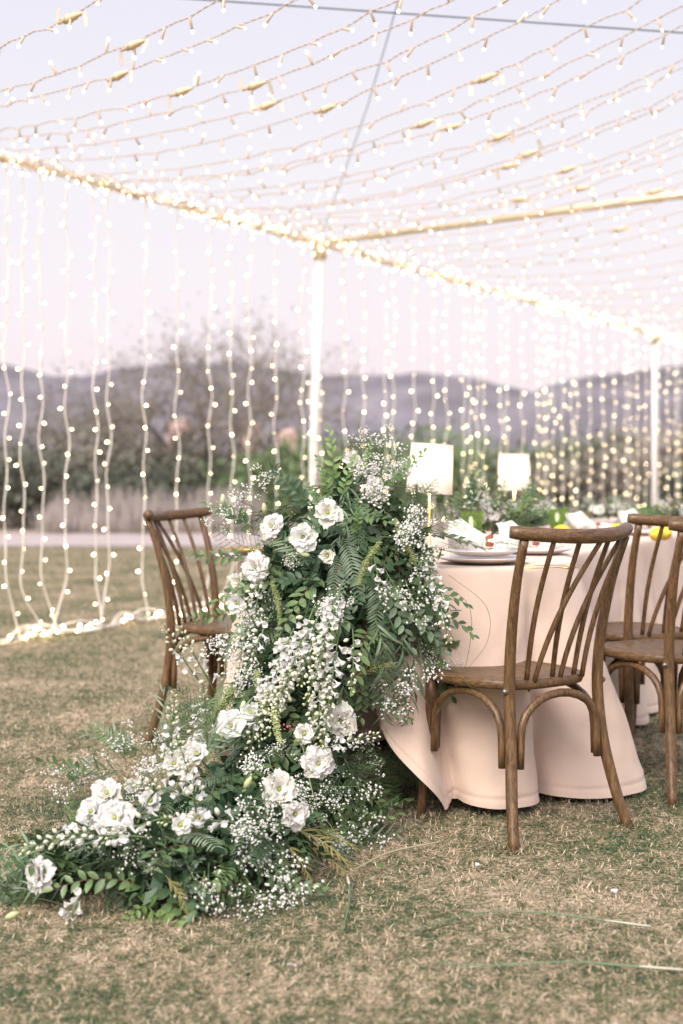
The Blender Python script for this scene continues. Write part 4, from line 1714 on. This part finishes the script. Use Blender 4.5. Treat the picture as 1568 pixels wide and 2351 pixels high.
# ---- prototypes
P_BROAD = [sprig_mesh('leafy_sprig', 10 + k, 0.17 + 0.02 * (k % 3), 15, 0.040, 0.35, 0.95, UNIT_LEAF, 'leaf', 'stem_red' if k % 2 else 'stem') for k in range(6)]
P_DEEP = [sprig_mesh('leafy_sprig', 20 + k, 0.15, 16, 0.042, 0.3, 0.95, UNIT_LEAF, 'leaf_deep') for k in range(4)]
P_SMALL = [sprig_mesh('leafy_sprig', 30 + k, 0.13, 17, 0.024, 0.3, 0.9, UNIT_LEAF, 'leaf_grey') for k in range(4)]
P_PINN = [sprig_mesh('pinnate_frond', 40 + k, 0.19, 34, 0.034, 0.45, 0.95, UNIT_NARROW, 'leaf_grey' if k % 2 else 'leaf', 'stem', 0.0012, True, 0.12) for k in range(4)]
P_WILL = [sprig_mesh('willow_sprig', 50 + k, 0.20, 17, 0.072, 0.55, 0.6, UNIT_WILLOW, 'leaf_grey', 'stem', 0.0012, False, 0.5) for k in range(4)]
P_FERN = [feathery_mesh(60 + k, 0.17) for k in range(3)]
P_BREATH = [breath_mesh(70 + k, 0.15, 15) for k in range(4)]
P_UMBEL = [breath_mesh(80 + k, 0.11, 22, 0.0034, 7, 0.34) for k in range(2)]
P_GOLD = [sprig_mesh('golden_sprig', 90 + k, 0.15, 22, 0.034, 0.25, 0.5, UNIT_NARROW, 'leaf_gold', 'stem_pale', 0.0011, False, 0.4) for k in range(2)]
P_YOUNG = [sprig_mesh('leafy_sprig', 95 + k, 0.14, 14, 0.025, 0.3, 0.9, UNIT_LEAF, 'leaf_young') for k in range(2)]

FC = thing('flower_cascade', 'white and green flower cascade spilling from the table end onto the grass', 'flower arrangement', (0, 0, 0))


def surf_sample(rr, links, wts):
    while True:
        a, c = rr.choices(links, wts)[0]
        pa, ra = NDP[a]
        pc, rc = NDP[c]
        t = rr.random()
        q = pa.lerp(pc, t)
        r = ra + (rc - ra) * t
        d = Vector((rr.gauss(0, 1), rr.gauss(0, 1) - 0.35, rr.gauss(0, 1) + 0.15)).normalized()
        fl = (pc - pa).normalized()
        p = q + d * r
        if p.z < 0.012:
            continue
        s = body(p)
        if s[0] < -0.03:
            continue
        if (Vector((p.x, p.y, 0)) - T1).length < 0.60 and p.z < TOP + 0.03:
            continue
        return p, d, fl


WTS = [(NDP[a][0] - NDP[c][0]).length * (NDP[a][1] + NDP[c][1]) + 0.02 for a, c in LK]
LOWER = [i for i, (a, c) in enumerate(LK) if a in (4, 5, 6, 7, 8, 10) and c != 12]
UPPER = [i for i in range(len(LK)) if i not in LOWER]


def scatter(protos, n, seed, outw=0.55, flow=0.6, down=0.35, jit=0.5, sink=0.05, smin=0.8, smax=1.25, where=None):
    rr = random.Random(seed)
    idx = where if where is not None else list(range(len(LK)))
    lk = [LK[i] for i in idx]
    wt_ = [WTS[i] for i in idx]
    for k in range(n):
        p, d, fl = surf_sample(rr, lk, wt_)
        dn = Vector((0, 0, -down if p.z > 0.16 else 0.15))
        a = d * outw + fl * flow + dn + Vector((rr.gauss(0, 1), rr.gauss(0, 1), rr.gauss(0, 1))) * jit * 0.6
        if p.z < 0.12:
            a.z = max(a.z, -0.05)
        if p.z > TOP + 0.02 and (Vector((p.x, p.y, 0)) - T1).length < 0.6:
            a.z = max(a.z, 0.05)
        if p.x > 0.14 and a.x > 0:
            a.x *= 0.3
        a.normalize()
        s = rr.uniform(smin, smax)
        o_ = p - d * sink
        e = o_ + a * 0.15 * s
        if e.z < 0.01:
            a.z += (0.02 - e.z) / 0.15
            a.normalize()
        me = rr.choice(protos)
        obj(me.name.split('.')[0], me, FC, mat=frame(o_, a, d + Vector((0, 0, 0.3)), s))


# dense inner greenery that the stems are pushed into
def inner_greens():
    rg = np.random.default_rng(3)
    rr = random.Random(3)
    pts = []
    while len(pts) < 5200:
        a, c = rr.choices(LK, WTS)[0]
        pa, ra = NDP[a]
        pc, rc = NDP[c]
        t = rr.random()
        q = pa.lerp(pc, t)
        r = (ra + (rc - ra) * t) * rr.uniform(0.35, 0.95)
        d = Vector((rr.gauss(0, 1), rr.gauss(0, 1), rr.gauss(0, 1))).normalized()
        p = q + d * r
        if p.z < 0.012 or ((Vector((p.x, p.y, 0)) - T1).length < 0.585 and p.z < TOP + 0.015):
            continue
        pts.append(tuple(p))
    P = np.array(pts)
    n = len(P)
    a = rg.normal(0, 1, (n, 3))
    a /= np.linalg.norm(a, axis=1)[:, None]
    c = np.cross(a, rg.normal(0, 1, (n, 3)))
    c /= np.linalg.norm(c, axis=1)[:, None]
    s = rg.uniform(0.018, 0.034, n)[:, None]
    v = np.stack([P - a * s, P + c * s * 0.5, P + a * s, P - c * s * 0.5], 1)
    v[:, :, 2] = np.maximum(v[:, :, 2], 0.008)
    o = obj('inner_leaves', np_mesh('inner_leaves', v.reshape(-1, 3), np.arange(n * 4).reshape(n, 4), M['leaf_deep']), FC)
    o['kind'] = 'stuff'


inner_greens()
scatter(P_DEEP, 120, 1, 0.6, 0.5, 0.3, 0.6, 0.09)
scatter(P_BROAD, 140, 2, 0.6, 0.55, 0.4, 0.5, 0.06)
scatter(P_SMALL, 60, 3, 0.6, 0.5, 0.3, 0.6, 0.05)
scatter(P_PINN, 60, 4, 0.6, 0.6, 0.5, 0.5, 0.05)
scatter(P_WILL, 60, 5, 0.5, 0.5, 0.6, 0.5, 0.05)
scatter(P_FERN, 46, 6, 0.8, 0.3, 0.2, 0.6, 0.04)
scatter(P_BREATH, 22, 7, 0.9, 0.25, 0.1, 0.5, 0.035)
scatter(P_YOUNG, 9, 8, 0.7, 0.5, 0.2, 0.5, 0.04)


def put(me, x, y, ang, s=1.0, lift=0.0, tow=0.35, name=None):
    """one piece at (x, y) of the picture plane, growing at an angle (degrees, 0 = right, 90 = up) and a little towards us"""
    p, n, fl = hit(x, y)
    a = Vector((math.cos(R(ang)), -tow, math.sin(R(ang))))
    if p.z + a.normalized().z * 0.16 * s < 0.01:
        a.z = (0.012 - p.z) / (0.16 * s)
    return obj(name or me.name.split('.')[0], me, FC, mat=frame(p + n * lift, a, n + Vector((0, -0.6, 0.3)), s))


# baby's breath and umbels where the photograph is whitest
for i, (x, y, ang, s) in enumerate([(640, 1160, 120, 1.1), (600, 1175, 150, 1.1), (560, 1190, 170, 1.0), (690, 1150, 95, 1.1), (870, 1070, 80, 1.0), (840, 1060, 100, 1.0), (880, 1120, 60, 1.1), (850, 1230, 20, 1.2), (900, 1260, -20, 1.2), (880, 1300, -60, 1.2), (930, 1330, -70, 1.2),
                                    (980, 1400, -60, 1.1), (960, 1470, -80, 1.1), (1000, 1480, -75, 1.0), (770, 1320, -100, 1.1), (560, 1470, 200, 1.1), (590, 1500, 240, 1.0), (610, 1460, 130, 1.0),
                                    (840, 1620, 10, 1.2), (850, 1680, -10, 1.1), (790, 1740, -60, 1.2), (620, 1760, -40, 1.2), (660, 1780, -90, 1.2), (580, 1770, 200, 1.2), (720, 1860, -60, 1.1), (760, 1880, -80, 1.1), (800, 1860, -60, 1.1), (700, 1720, 0, 1.1),
                                    (520, 1860, -30, 1.2), (560, 1900, -60, 1.2), (600, 1960, -50, 1.2), (640, 1990, -40, 1.2), (560, 2010, -70, 1.2), (600, 2040, -60, 1.1), (520, 2060, -70, 1.0), (660, 1960, -20, 1.1), (480, 1980, -90, 1.1),
                                    (250, 1800, 120, 1.2), (210, 1830, 150, 1.2), (190, 1870, 160, 1.2), (290, 1770, 90, 1.2), (340, 1750, 60, 1.1), (560, 1830, 0, 1.1), (470, 1840, 60, 1.0), (420, 1960, -60, 1.0), (380, 1920, -90, 1.0)]):
    if i % 4 != 3:
        put(P_BREATH[i % 4], x, y, ang, s, 0.0, 0.5)
for x, y, ang, s in ((845, 1195, 70, 1.5), (870, 1235, 0, 1.4), (900, 1210, 20, 1.3), (760, 1350, -90, 1.2), (560, 1470, 200, 1.2), (590, 1450, 240, 1.2), (610, 1520, 230, 1.1), (640, 1290, 10, 1.0), (320, 1820, 60, 1.2), (540, 1790, 30, 1.2), (500, 1905, 0, 1.2), (830, 1130, 80, 1.2), (900, 1100, 40, 1.0)):
    put(P_UMBEL[int(x) % 2], x, y, ang, s, 0.01, 0.7)
# golden wattle low on the right, young shoots at the top
for x, y, ang, s in ((670, 1900, -20, 1.2), (690, 1930, -35, 1.2), (650, 1930, -55, 1.1), (700, 1900, -10, 1.0), (640, 1960, -70, 1.0), (800, 1560, 20, 0.9), (470, 2000, -100, 0.8), (380, 2010, -60, 0.8)):
    put(P_GOLD[int(x) % 2], x, y, ang, s, 0.0, 0.4)
for x, y, ang, s in ((762, 1105, 98, 1.35), (785, 1130, 76, 1.0), (752, 1140, 108, 1.0), (880, 1110, 50, 1.3), (820, 1090, 75, 0.9), (740, 1180, 120, 0.9), (930, 1290, 20, 0.9), (820, 1220, 90, 0.8), (330, 2080, -100, 0.9)):
    put(P_YOUNG[int(x) % 2], x, y, ang, s, -0.02, 0.15)
# feathery fern at the upper right, drooping fronds at the lower right
for x, y, ang, s in ((930, 1230, 60, 1.0), (950, 1240, 40, 1.1), (890, 1190, 75, 0.9), (930, 1210, 55, 1.0), (960, 1230, 30, 1.2), (650, 1330, -120, 1.3), (700, 1350, -100, 1.3), (560, 1640, 180, 1.2), (520, 1660, 150, 1.2), (420, 1720, 90, 1.1), (400, 1735, 120, 1.1), (610, 1600, 200, 1.2)):
    put(P_FERN[int(x) % 3], x, y, ang, s, 0.0, 0.3)
for x, y, ang, s in ((850, 1700, -60, 1.2), (860, 1750, -75, 1.3), (880, 1790, -80, 1.3), (840, 1790, -95, 1.2), (830, 1840, -80, 1.2), (790, 1880, -90, 1.1), (740, 1900, -70, 1.1), (870, 1720, -30, 1.1), (700, 1450, -90, 1.1), (610, 1400, -110, 1.1), (540, 1560, 220, 1.1), (500, 1600, 200, 1.0), (320, 1740, 140, 1.0), (380, 1740, 60, 1.0), (430, 1730, 30, 1.0)):
    put(P_PINN[int(x) % 4], x, y, ang, s, 0.0, 0.3)
for x, y, ang, s in ((920, 1450, -80, 1.2), (880, 1480, -85, 1.2), (840, 1470, -95, 1.2), (930, 1560, -85, 1.3), (950, 1500, -75, 1.2), (860, 1420, -70, 1.2), (330, 1730, 160, 1.0), (280, 1770, 170, 1.0), (400, 1740, 100, 1.0), (470, 1740, 80, 1.0), (720, 1900, -30, 1.1), (760, 1920, -40, 1.1), (120, 1985, 170, 1.0), (150, 1960, 160, 1.0), (100, 2000, 190, 0.8), (940, 1300, -30, 1.0)):
    put(P_WILL[int(x) % 4], x, y, ang, s, 0.0, 0.3)

# sprigs at the rim and up front whose leaves can be told apart
HERO = [(565, 1270, 170, 1.0, 'leaf'), (560, 1330, 195, 1.0, 'leaf'), (580, 1210, 150, 1.0, 'leaf'), (545, 1400, 180, 0.9, 'leaf'), (700, 1150, 130, 1.0, 'leaf_deep'), (820, 1290, -70, 1.1, 'leaf_deep'), (770, 1290, -110, 1.0, 'leaf_deep'),
        (960, 1330, -10, 1.1, 'leaf'), (985, 1390, -20, 1.1, 'leaf'), (980, 1480, -60, 1.2, 'leaf'), (940, 1390, -40, 1.1, 'leaf_grey'), (900, 1350, -60, 1.1, 'leaf_grey'), (830, 1520, -80, 1.0, 'leaf'), (870, 1650, 10, 1.2, 'leaf_deep'), (840, 1600, -20, 1.0, 'leaf'),
        (190, 1790, 160, 1.0, 'leaf'), (400, 2000, -80, 1.2, 'leaf'), (440, 2030, -85, 1.3, 'leaf'), (250, 2030, -80, 1.1, 'leaf_grey'), (290, 2060, -70, 1.2, 'leaf_young'), (180, 2060, -150, 1.0, 'leaf_deep'), (120, 1950, 170, 1.0, 'leaf'), (620, 2000, -10, 1.0, 'leaf')]
LEAF_ME = {k: UNIT_LEAF.mesh('leaf', M[k]) for k in ('leaf', 'leaf_deep', 'leaf_grey', 'leaf_young')}
for i, (x, y, ang, s, mt) in enumerate(HERO):
    p, n, fl = hit(x, y)
    a = Vector((math.cos(R(ang)), -0.3, math.sin(R(ang))))
    if p.z + a.normalized().z * 0.16 < 0.015:
        a.z = (0.02 - p.z) / 0.17
    pts, mats = sprig_spec(200 + i, 0.17, 13, 0.040, 0.25 if p.z > 0.2 else 0.02, 0.95)
    mb = MB()
    mb.tube(pts, [0.0018 * (1 - 0.6 * k / 9) for k in range(10)], 5)
    o = obj('leafy_sprig', mb.mesh('leafy_sprig', M['stem_red' if i % 3 == 0 else 'stem']), FC, mat=frame(p - n * 0.03, a, n + Vector((0, -0.6, 0.4)), s))
    for m_ in mats:
        obj('leaf', LEAF_ME[mt], o, mat=m_)

# larkspur spikes
for i, (x, y, ang, s, n) in enumerate([(780, 1370, -105, 1.0, 26), (740, 1420, -108, 1.1, 28), (720, 1470, -112, 1.1, 28), (690, 1480, -110, 1.1, 28), (750, 1460, -95, 1.1, 28), (680, 1560, -120, 1.0, 24), (660, 1300, -125, 0.9, 20), (620, 1340, -100, 0.9, 18), (940, 1290, -65, 0.9, 18), (850, 1300, -80, 0.8, 14),
                                        (500, 1590, 118, 1.15, 22), (470, 1600, -100, 0.9, 18), (400, 1790, 90, 0.9, 26), (420, 1900, 95, 1.0, 28), (480, 1700, 90, 0.95, 28), (300, 1930, 185, 1.15, 24), (380, 1920, -170, 1.0, 22), (540, 1920, 170, 1.0, 24), (260, 2020, -95, 1.1, 20), (720, 1600, -90, 1.0, 22), (700, 1740, 20, 0.9, 22), (620, 1620, -110, 0.9, 18), (330, 1850, 60, 0.8, 16), (790, 1350, -106, 1.05, 46), (735, 1400, -112, 1.05, 46), (775, 1450, -98, 1.05, 44), (690, 1460, -116, 1.0, 42), (740, 1530, -100, 1.1, 26), (690, 1530, -125, 1.1, 24), (650, 1430, -115, 1.0, 22), (800, 1450, -85, 0.9, 18), (640, 1560, -110, 1.0, 22), (600, 1420, -110, 0.9, 18), (560, 1440, -95, 0.9, 18), (460, 1560, 125, 1.0, 20), (350, 1960, 170, 1.1, 22), (470, 1890, 150, 1.0, 22), (960, 1340, -75, 1.0, 20)]):
    p, nn, fl = hit(x, y)
    a = Vector((math.cos(R(ang)), -0.62 if ang < -60 and 1330 < y < 1640 else -0.25, math.sin(R(ang))))
    if p.z + a.normalized().z * 0.22 * s < 0.02:
        a.z = (0.03 - p.z) / (0.22 * s)
    spike(FC, frame(p + nn * 0.055 + Vector((0, -0.02, 0)), a, nn + Vector((0, -0.7, 0.3)), s), 300 + i, 0.38 if n > 30 else 0.22, n, i < 8 or n > 30)

# large white blossoms
for i, (x, y, r, nx, nz, cl) in enumerate([(648, 1222, .040, -.35, .25, .15), (710, 1247, .046, -.1, .05, .0), (757, 1197, .046, .2, .45, .0), (603, 1318, .048, -.35, .1, .0), (568, 1395, .036, -.5, .0, .1), (763, 1658, .049, .1, .05, .0), (714, 1765, .046, .15, .25, .1),
                                           (550, 1685, .046, -.1, .35, .2), (628, 1836, .048, .1, .3, .1), (652, 1884, .040, .5, .1, .3), (462, 1712, .040, -.4, .3, .3), (405, 1785, .036, .1, .5, .3), (288, 1902, .048, -.2, .4, .0), (222, 1895, .040, -.3, .45, .4), (268, 1848, .042, -.1, .6, .3),
                                           (105, 2018, .047, -.75, .25, .1), (322, 1808, .034, 0, .6, .3), (806, 1088, .030, .1, .3, .4), (848, 1142, .036, .3, .3, .3), (460, 1760, .036, -.2, .5, .4), (758, 1292, .026, 0, .1, .8), (625, 1610, .030, -.2, .1, .4), (590, 1655, .030, -.3, .2, .5), (665, 1500, .028, 0, .1, .5), (440, 1890, .028, .3, .4, .3), (415, 1925, .026, .2, .3, .2), (570, 1345, .026, -.5, .1, .7), (690, 1700, .030, 0, .2, .7), (350, 1870, .034, 0, .5, .6)]):
    p, nn, fl = hit(x, y)
    d = Vector((nx, -0.85, nz)).normalized()
    big_flower(FC, p + nn * 0.03 + Vector((0, -0.03, 0.01)), d, r, 500 + i, cl)

# hanging green tassels
for i, (pl, r) in enumerate([([(728, 1500), (735, 1560), (728, 1620), (700, 1680), (670, 1720)], .010), ([(860, 1260), (835, 1310), (822, 1350)], .008), ([(655, 1340), (660, 1400), (662, 1450)], .008), ([(560, 1600), (545, 1630), (525, 1660)], .010), ([(640, 1620), (635, 1670), (640, 1720)], .010), ([(890, 1210), (905, 1250), (930, 1300)], .009), ([(610, 1560), (612, 1620), (620, 1660)], .009)]):
    tassel(FC, [hit(x, y, 0.045)[0] + Vector((0, -0.02, 0)) for x, y in pl], r, 600 + i)

# green buds on stalks and pink pepper berries
ME_BIGBUD = bud_mb(0.045, 0.011, 0.1, 10).mesh('flower_bud', M['bud_green'])
for x, y, ang in ((515, 1170, 90), (570, 1655, 80), (345, 1790, 110), (700, 1280, -20), (330, 1805, 70), (455, 1745, 20), (60, 2085, 200), (560, 1840, 60), (610, 1190, 95), (480, 2020, -80)):
    p, n, fl = hit(x, y)
    obj('flower_bud', ME_BIGBUD, FC, mat=frame(p + n * 0.03 + Vector((0, -0.02, 0.01)), Vector((math.cos(R(ang)), -0.2, math.sin(R(ang)))), Vector((0, -1, 0)), 0.8))
mb = MB()
rr = random.Random(5)
p, n, fl = hit(662, 1690)
for k in range(9):
    blob(0.004, mb, p + n * 0.04 + Vector((rr.gauss(0, .008), rr.gauss(0, .006), rr.gauss(0, .008))), rr)
mb.build('berry_cluster', M['pod'], FC)

# long thin grass blades arching out of the arrangement
for i, pl in enumerate([[(1000, 1330, 4.4), (1080, 1400, 4.3), (1060, 1560, 4.25), (1000, 1640, 4.2)], [(1030, 1320, 4.4), (1115, 1390, 4.3), (1120, 1470, 4.28), (1070, 1540, 4.25)], [(880, 1390, 4.2), (980, 1450, 4.15), (1090, 1590, 4.1)], [(850, 1380, 4.15), (890, 1500, 4.1), (960, 1600, 4.1)],
                        [(640, 1950, 3.75), (740, 1880, 3.85), (800, 1980, 3.8)], [(300, 1950, 3.6), (120, 1990, 3.5), (0, 2040, 3.45)], [(360, 1960, 3.55), (520, 2010, 3.5), (640, 2080, 3.42)], [(200, 2090, 3.4), (60, 2060, 3.42), (-20, 2085, 3.4)], [(560, 1760, 4.0), (640, 1860, 3.9), (740, 2010, 3.7)], [(690, 1690, 3.95), (720, 1830, 3.8), (760, 1960, 3.85), (830, 2010, 3.78)]]):
    path = smooth_path([at(*q) for q in pl], 16)
    path = [Vector((q.x, q.y, max(q.z, 0.012))) for q in path]
    mb = MB()
    mb.tube(path, [0.0010 * (1 - 0.7 * abs(k / 15 - 0.3)) for k in range(16)], 4, caps=False)
    mb.build('grass_stem', M['stem_pale' if i in (4, 9) else 'stem'], FC)

# the stray blades lying on the lawn in front
M['blade_two_tone'] = plain('pale_cut_stem', (0.38, 0.34, 0.22), 0.6, 0, 0.15, 8)
M['blade_pale'] = plain('white_stem_base', (0.52, 0.48, 0.38), 0.6, 0, 0.15, 8)
M['blade_green'] = plain('green_cut_stem', (0.13, 0.20, 0.11), 0.6, 0, 0.2, 8)
for pl, pale, lab in (([(797, 2027), (830, 2005), (900, 1972), (1015, 1948)], 1, 'long pale cut stem lying on the lawn right of the cascade'),
                      ([(930, 2165), (985, 2145), (1100, 2115), (1250, 2115), (1400, 2135), (1495, 2148)], 0, 'long green blade with a white end lying in the foreground grass'),
                      ([(1000, 2230), (1120, 2238), (1300, 2230), (1450, 2240), (1575, 2250)], 0, 'green blade with a white end at the lower right edge of the lawn'),
                      ([(785, 2160), (800, 2100), (803, 2060), (797, 2030)], 0, 'thin dark green blade curving down from the pale cut stem')):
    path = smooth_path([gpt(x, y) + Vector((0, 0, 0.020)) for x, y in pl], 24)
    t = thing('cut_grass_blade', lab, 'grass blade', (path[0].x, path[0].y, 0), 0, 'cut blades lying on the lawn')
    off = Vector((path[0].x, path[0].y, 0))
    mb = MB()
    mb.tube([q - off for q in path], [0.0018 + 0.0020 * k / 23 for k in range(24)], 5, flat=0.6)
    mb.build('blade', M['blade_two_tone' if pale else 'blade_green'], t)
    if not pale:
        mb = MB()
        mb.tube([q - off + Vector((0, 0, 0.001)) for q in path[-6:]], [0.0030, 0.0034, 0.0036, 0.0036, 0.0034, 0.0030], 6, flat=0.6)
        mb.build('blade_base', M['blade_pale'], t)

# ================================================================== GARLAND DOWN THE MIDDLE OF THE TABLES
def clump(name, loc, r, h, seed, lab, tall=False):
    rr = random.Random(seed)
    t = thing(name, lab, 'flower arrangement', loc, 0, 'low arrangements along the tables')
    for k in range(34):
        a = rr.uniform(0, 2 * PI)
        q = math.sqrt(rr.random()) * r
        d = Vector((math.cos(a) * (0.3 + q / r), math.sin(a) * (0.3 + q / r), rr.uniform(0.2, 1.2))).normalized()
        me = rr.choice(P_DEEP + P_BROAD + P_SMALL + P_BROAD)
        obj('leafy_sprig', me, t, mat=frame(Vector((math.cos(a) * q * 0.6, math.sin(a) * q * 0.6, h * 0.35 * rr.random() + 0.015)), d + Vector((0, 0, 0.7 if tall else 0)), Vector((rr.gauss(0, 1), rr.gauss(0, 1), 1)), rr.uniform(0.7, 1.0) * (1.35 if tall else 1.0)))
    for k in range(6):
        a = rr.uniform(0, 2 * PI)
        d = Vector((math.cos(a), math.sin(a), rr.uniform(0.5, 1.2))).normalized()
        obj('babys_breath', rr.choice(P_BREATH), t, mat=frame(Vector((d.x * r * 0.5, d.y * r * 0.5, h * 0.5)), d, Vector((0, 0, 1)), 0.9))
    for k in range(7):
        a = rr.uniform(0, 2 * PI)
        d = Vector((math.cos(a), math.sin(a) - 0.5, rr.uniform(0.3, 1.0))).normalized()
        big_flower(t, Vector((d.x * r * 0.8, d.y * r * 0.8, h * (0.5 + 0.5 * d.z))), d, rr.uniform(0.022, 0.036), seed * 10 + k, rr.uniform(0, .4))
    if tall:
        for k in range(6):
            a = rr.uniform(0, 2 * PI)
            spike(t, frame(Vector((math.cos(a) * 0.03, math.sin(a) * 0.03, h * 0.3)), Vector((math.cos(a) * 0.2, math.sin(a) * 0.2, 1)), Vector((0, -1, 0)), 0.9 + 0.09 * k), seed * 7 + k, 0.22, 18, False)


cl = [(1125, 6.0, 0.14, 0.18, 'leafy arrangement with tall white spikes between the lamps', True), (1185, 6.75, 0.15, 0.13, 'low white and green flowers around the foot of the farther lamp', False),
      (1225, 7.3, 0.14, 0.12, 'low white and green flowers just beyond the farther lamp', False), (1545, 7.4, 0.15, 0.13, 'low leafy flowers at the right edge beyond the tucked chair', False), (1390, 8.3, 0.14, 0.10, 'small low flowers in the middle beyond the amber tumbler', False)]
for i, (x, Y, r, h, lab, tall) in enumerate(cl):
    clump('table_flowers', Vector(((x - 784) * Y / F, Y, ZT)), r, h, 30 + i, lab, tall)


# ================================================================== FALLEN PETALS AND LEAVES ON THE LAWN
for i, (x, y, kind, lab) in enumerate([(1402, 1262 + 800, 'petal', 'white petal fallen on the lawn right of the nearest chair leg'), (1092, 2005, 'petal', 'white petal lying left of the nearest chair leg'), (1372, 2162, 'leaf', 'grey green leaf fallen in the foreground grass'),
                                       (1420, 1862, 'leaf_deep', 'dark leaf fallen behind the right leg of the nearest chair'), (760, 2100, 'leaf', 'green leaf fallen just in front of the cascade'), (880, 2000, 'leaf_young', 'light green leaf fallen beside the pale cut stem'),
                                       (120, 1790, 'petal', 'white petal fallen left of the cascade'), (1180, 1890, 'leaf', 'small leaf fallen between the chair and the cloth hem'), (420, 2190, 'leaf_young', 'light green leaf fallen in front of the white spikes'), (680, 2240, 'petal', 'white petal alone in the middle foreground')]):
    rr = random.Random(i)
    g = gpt(x, y)
    mt = frame(Vector((g.x, g.y, 0.018)), Vector((rr.gauss(0, 1), rr.gauss(0, 1), 0.15)), Vector((rr.gauss(0, .3), rr.gauss(0, .3), 1)), 0.020 if kind == 'petal' else 0.026)
    o = obj('fallen_petal' if kind == 'petal' else 'fallen_leaf', PETALS[i % 4] if kind == 'petal' else LEAF_ME[kind], mat=mt)
    tag(o, lab, 'petal' if kind == 'petal' else 'leaf', 'fallen bits on the lawn')

# ================================================================== AIR
m = bpy.data.materials.new('dusk_air')
m.use_nodes = True
nt = m.node_tree
nt.nodes.clear()
ou = nt.nodes.new('ShaderNodeOutputMaterial')
pv = nt.nodes.new('ShaderNodeVolumePrincipled')
pv.inputs['Color'].default_value = (0.90, 0.86, 0.92, 1)
pv.inputs['Density'].default_value = 0.00018
pv.inputs['Anisotropy'].default_value = 0.0
nt.links.new(pv.outputs[0], ou.inputs['Volume'])
mb = MB()
mb.box((0, 420, 24), (1300, 1000, 52))
o = mb.build('haze', m, smooth=False)
tag(o, 'thin pale evening haze over the lawn and hills', 'haze')
o['kind'] = 'stuff'
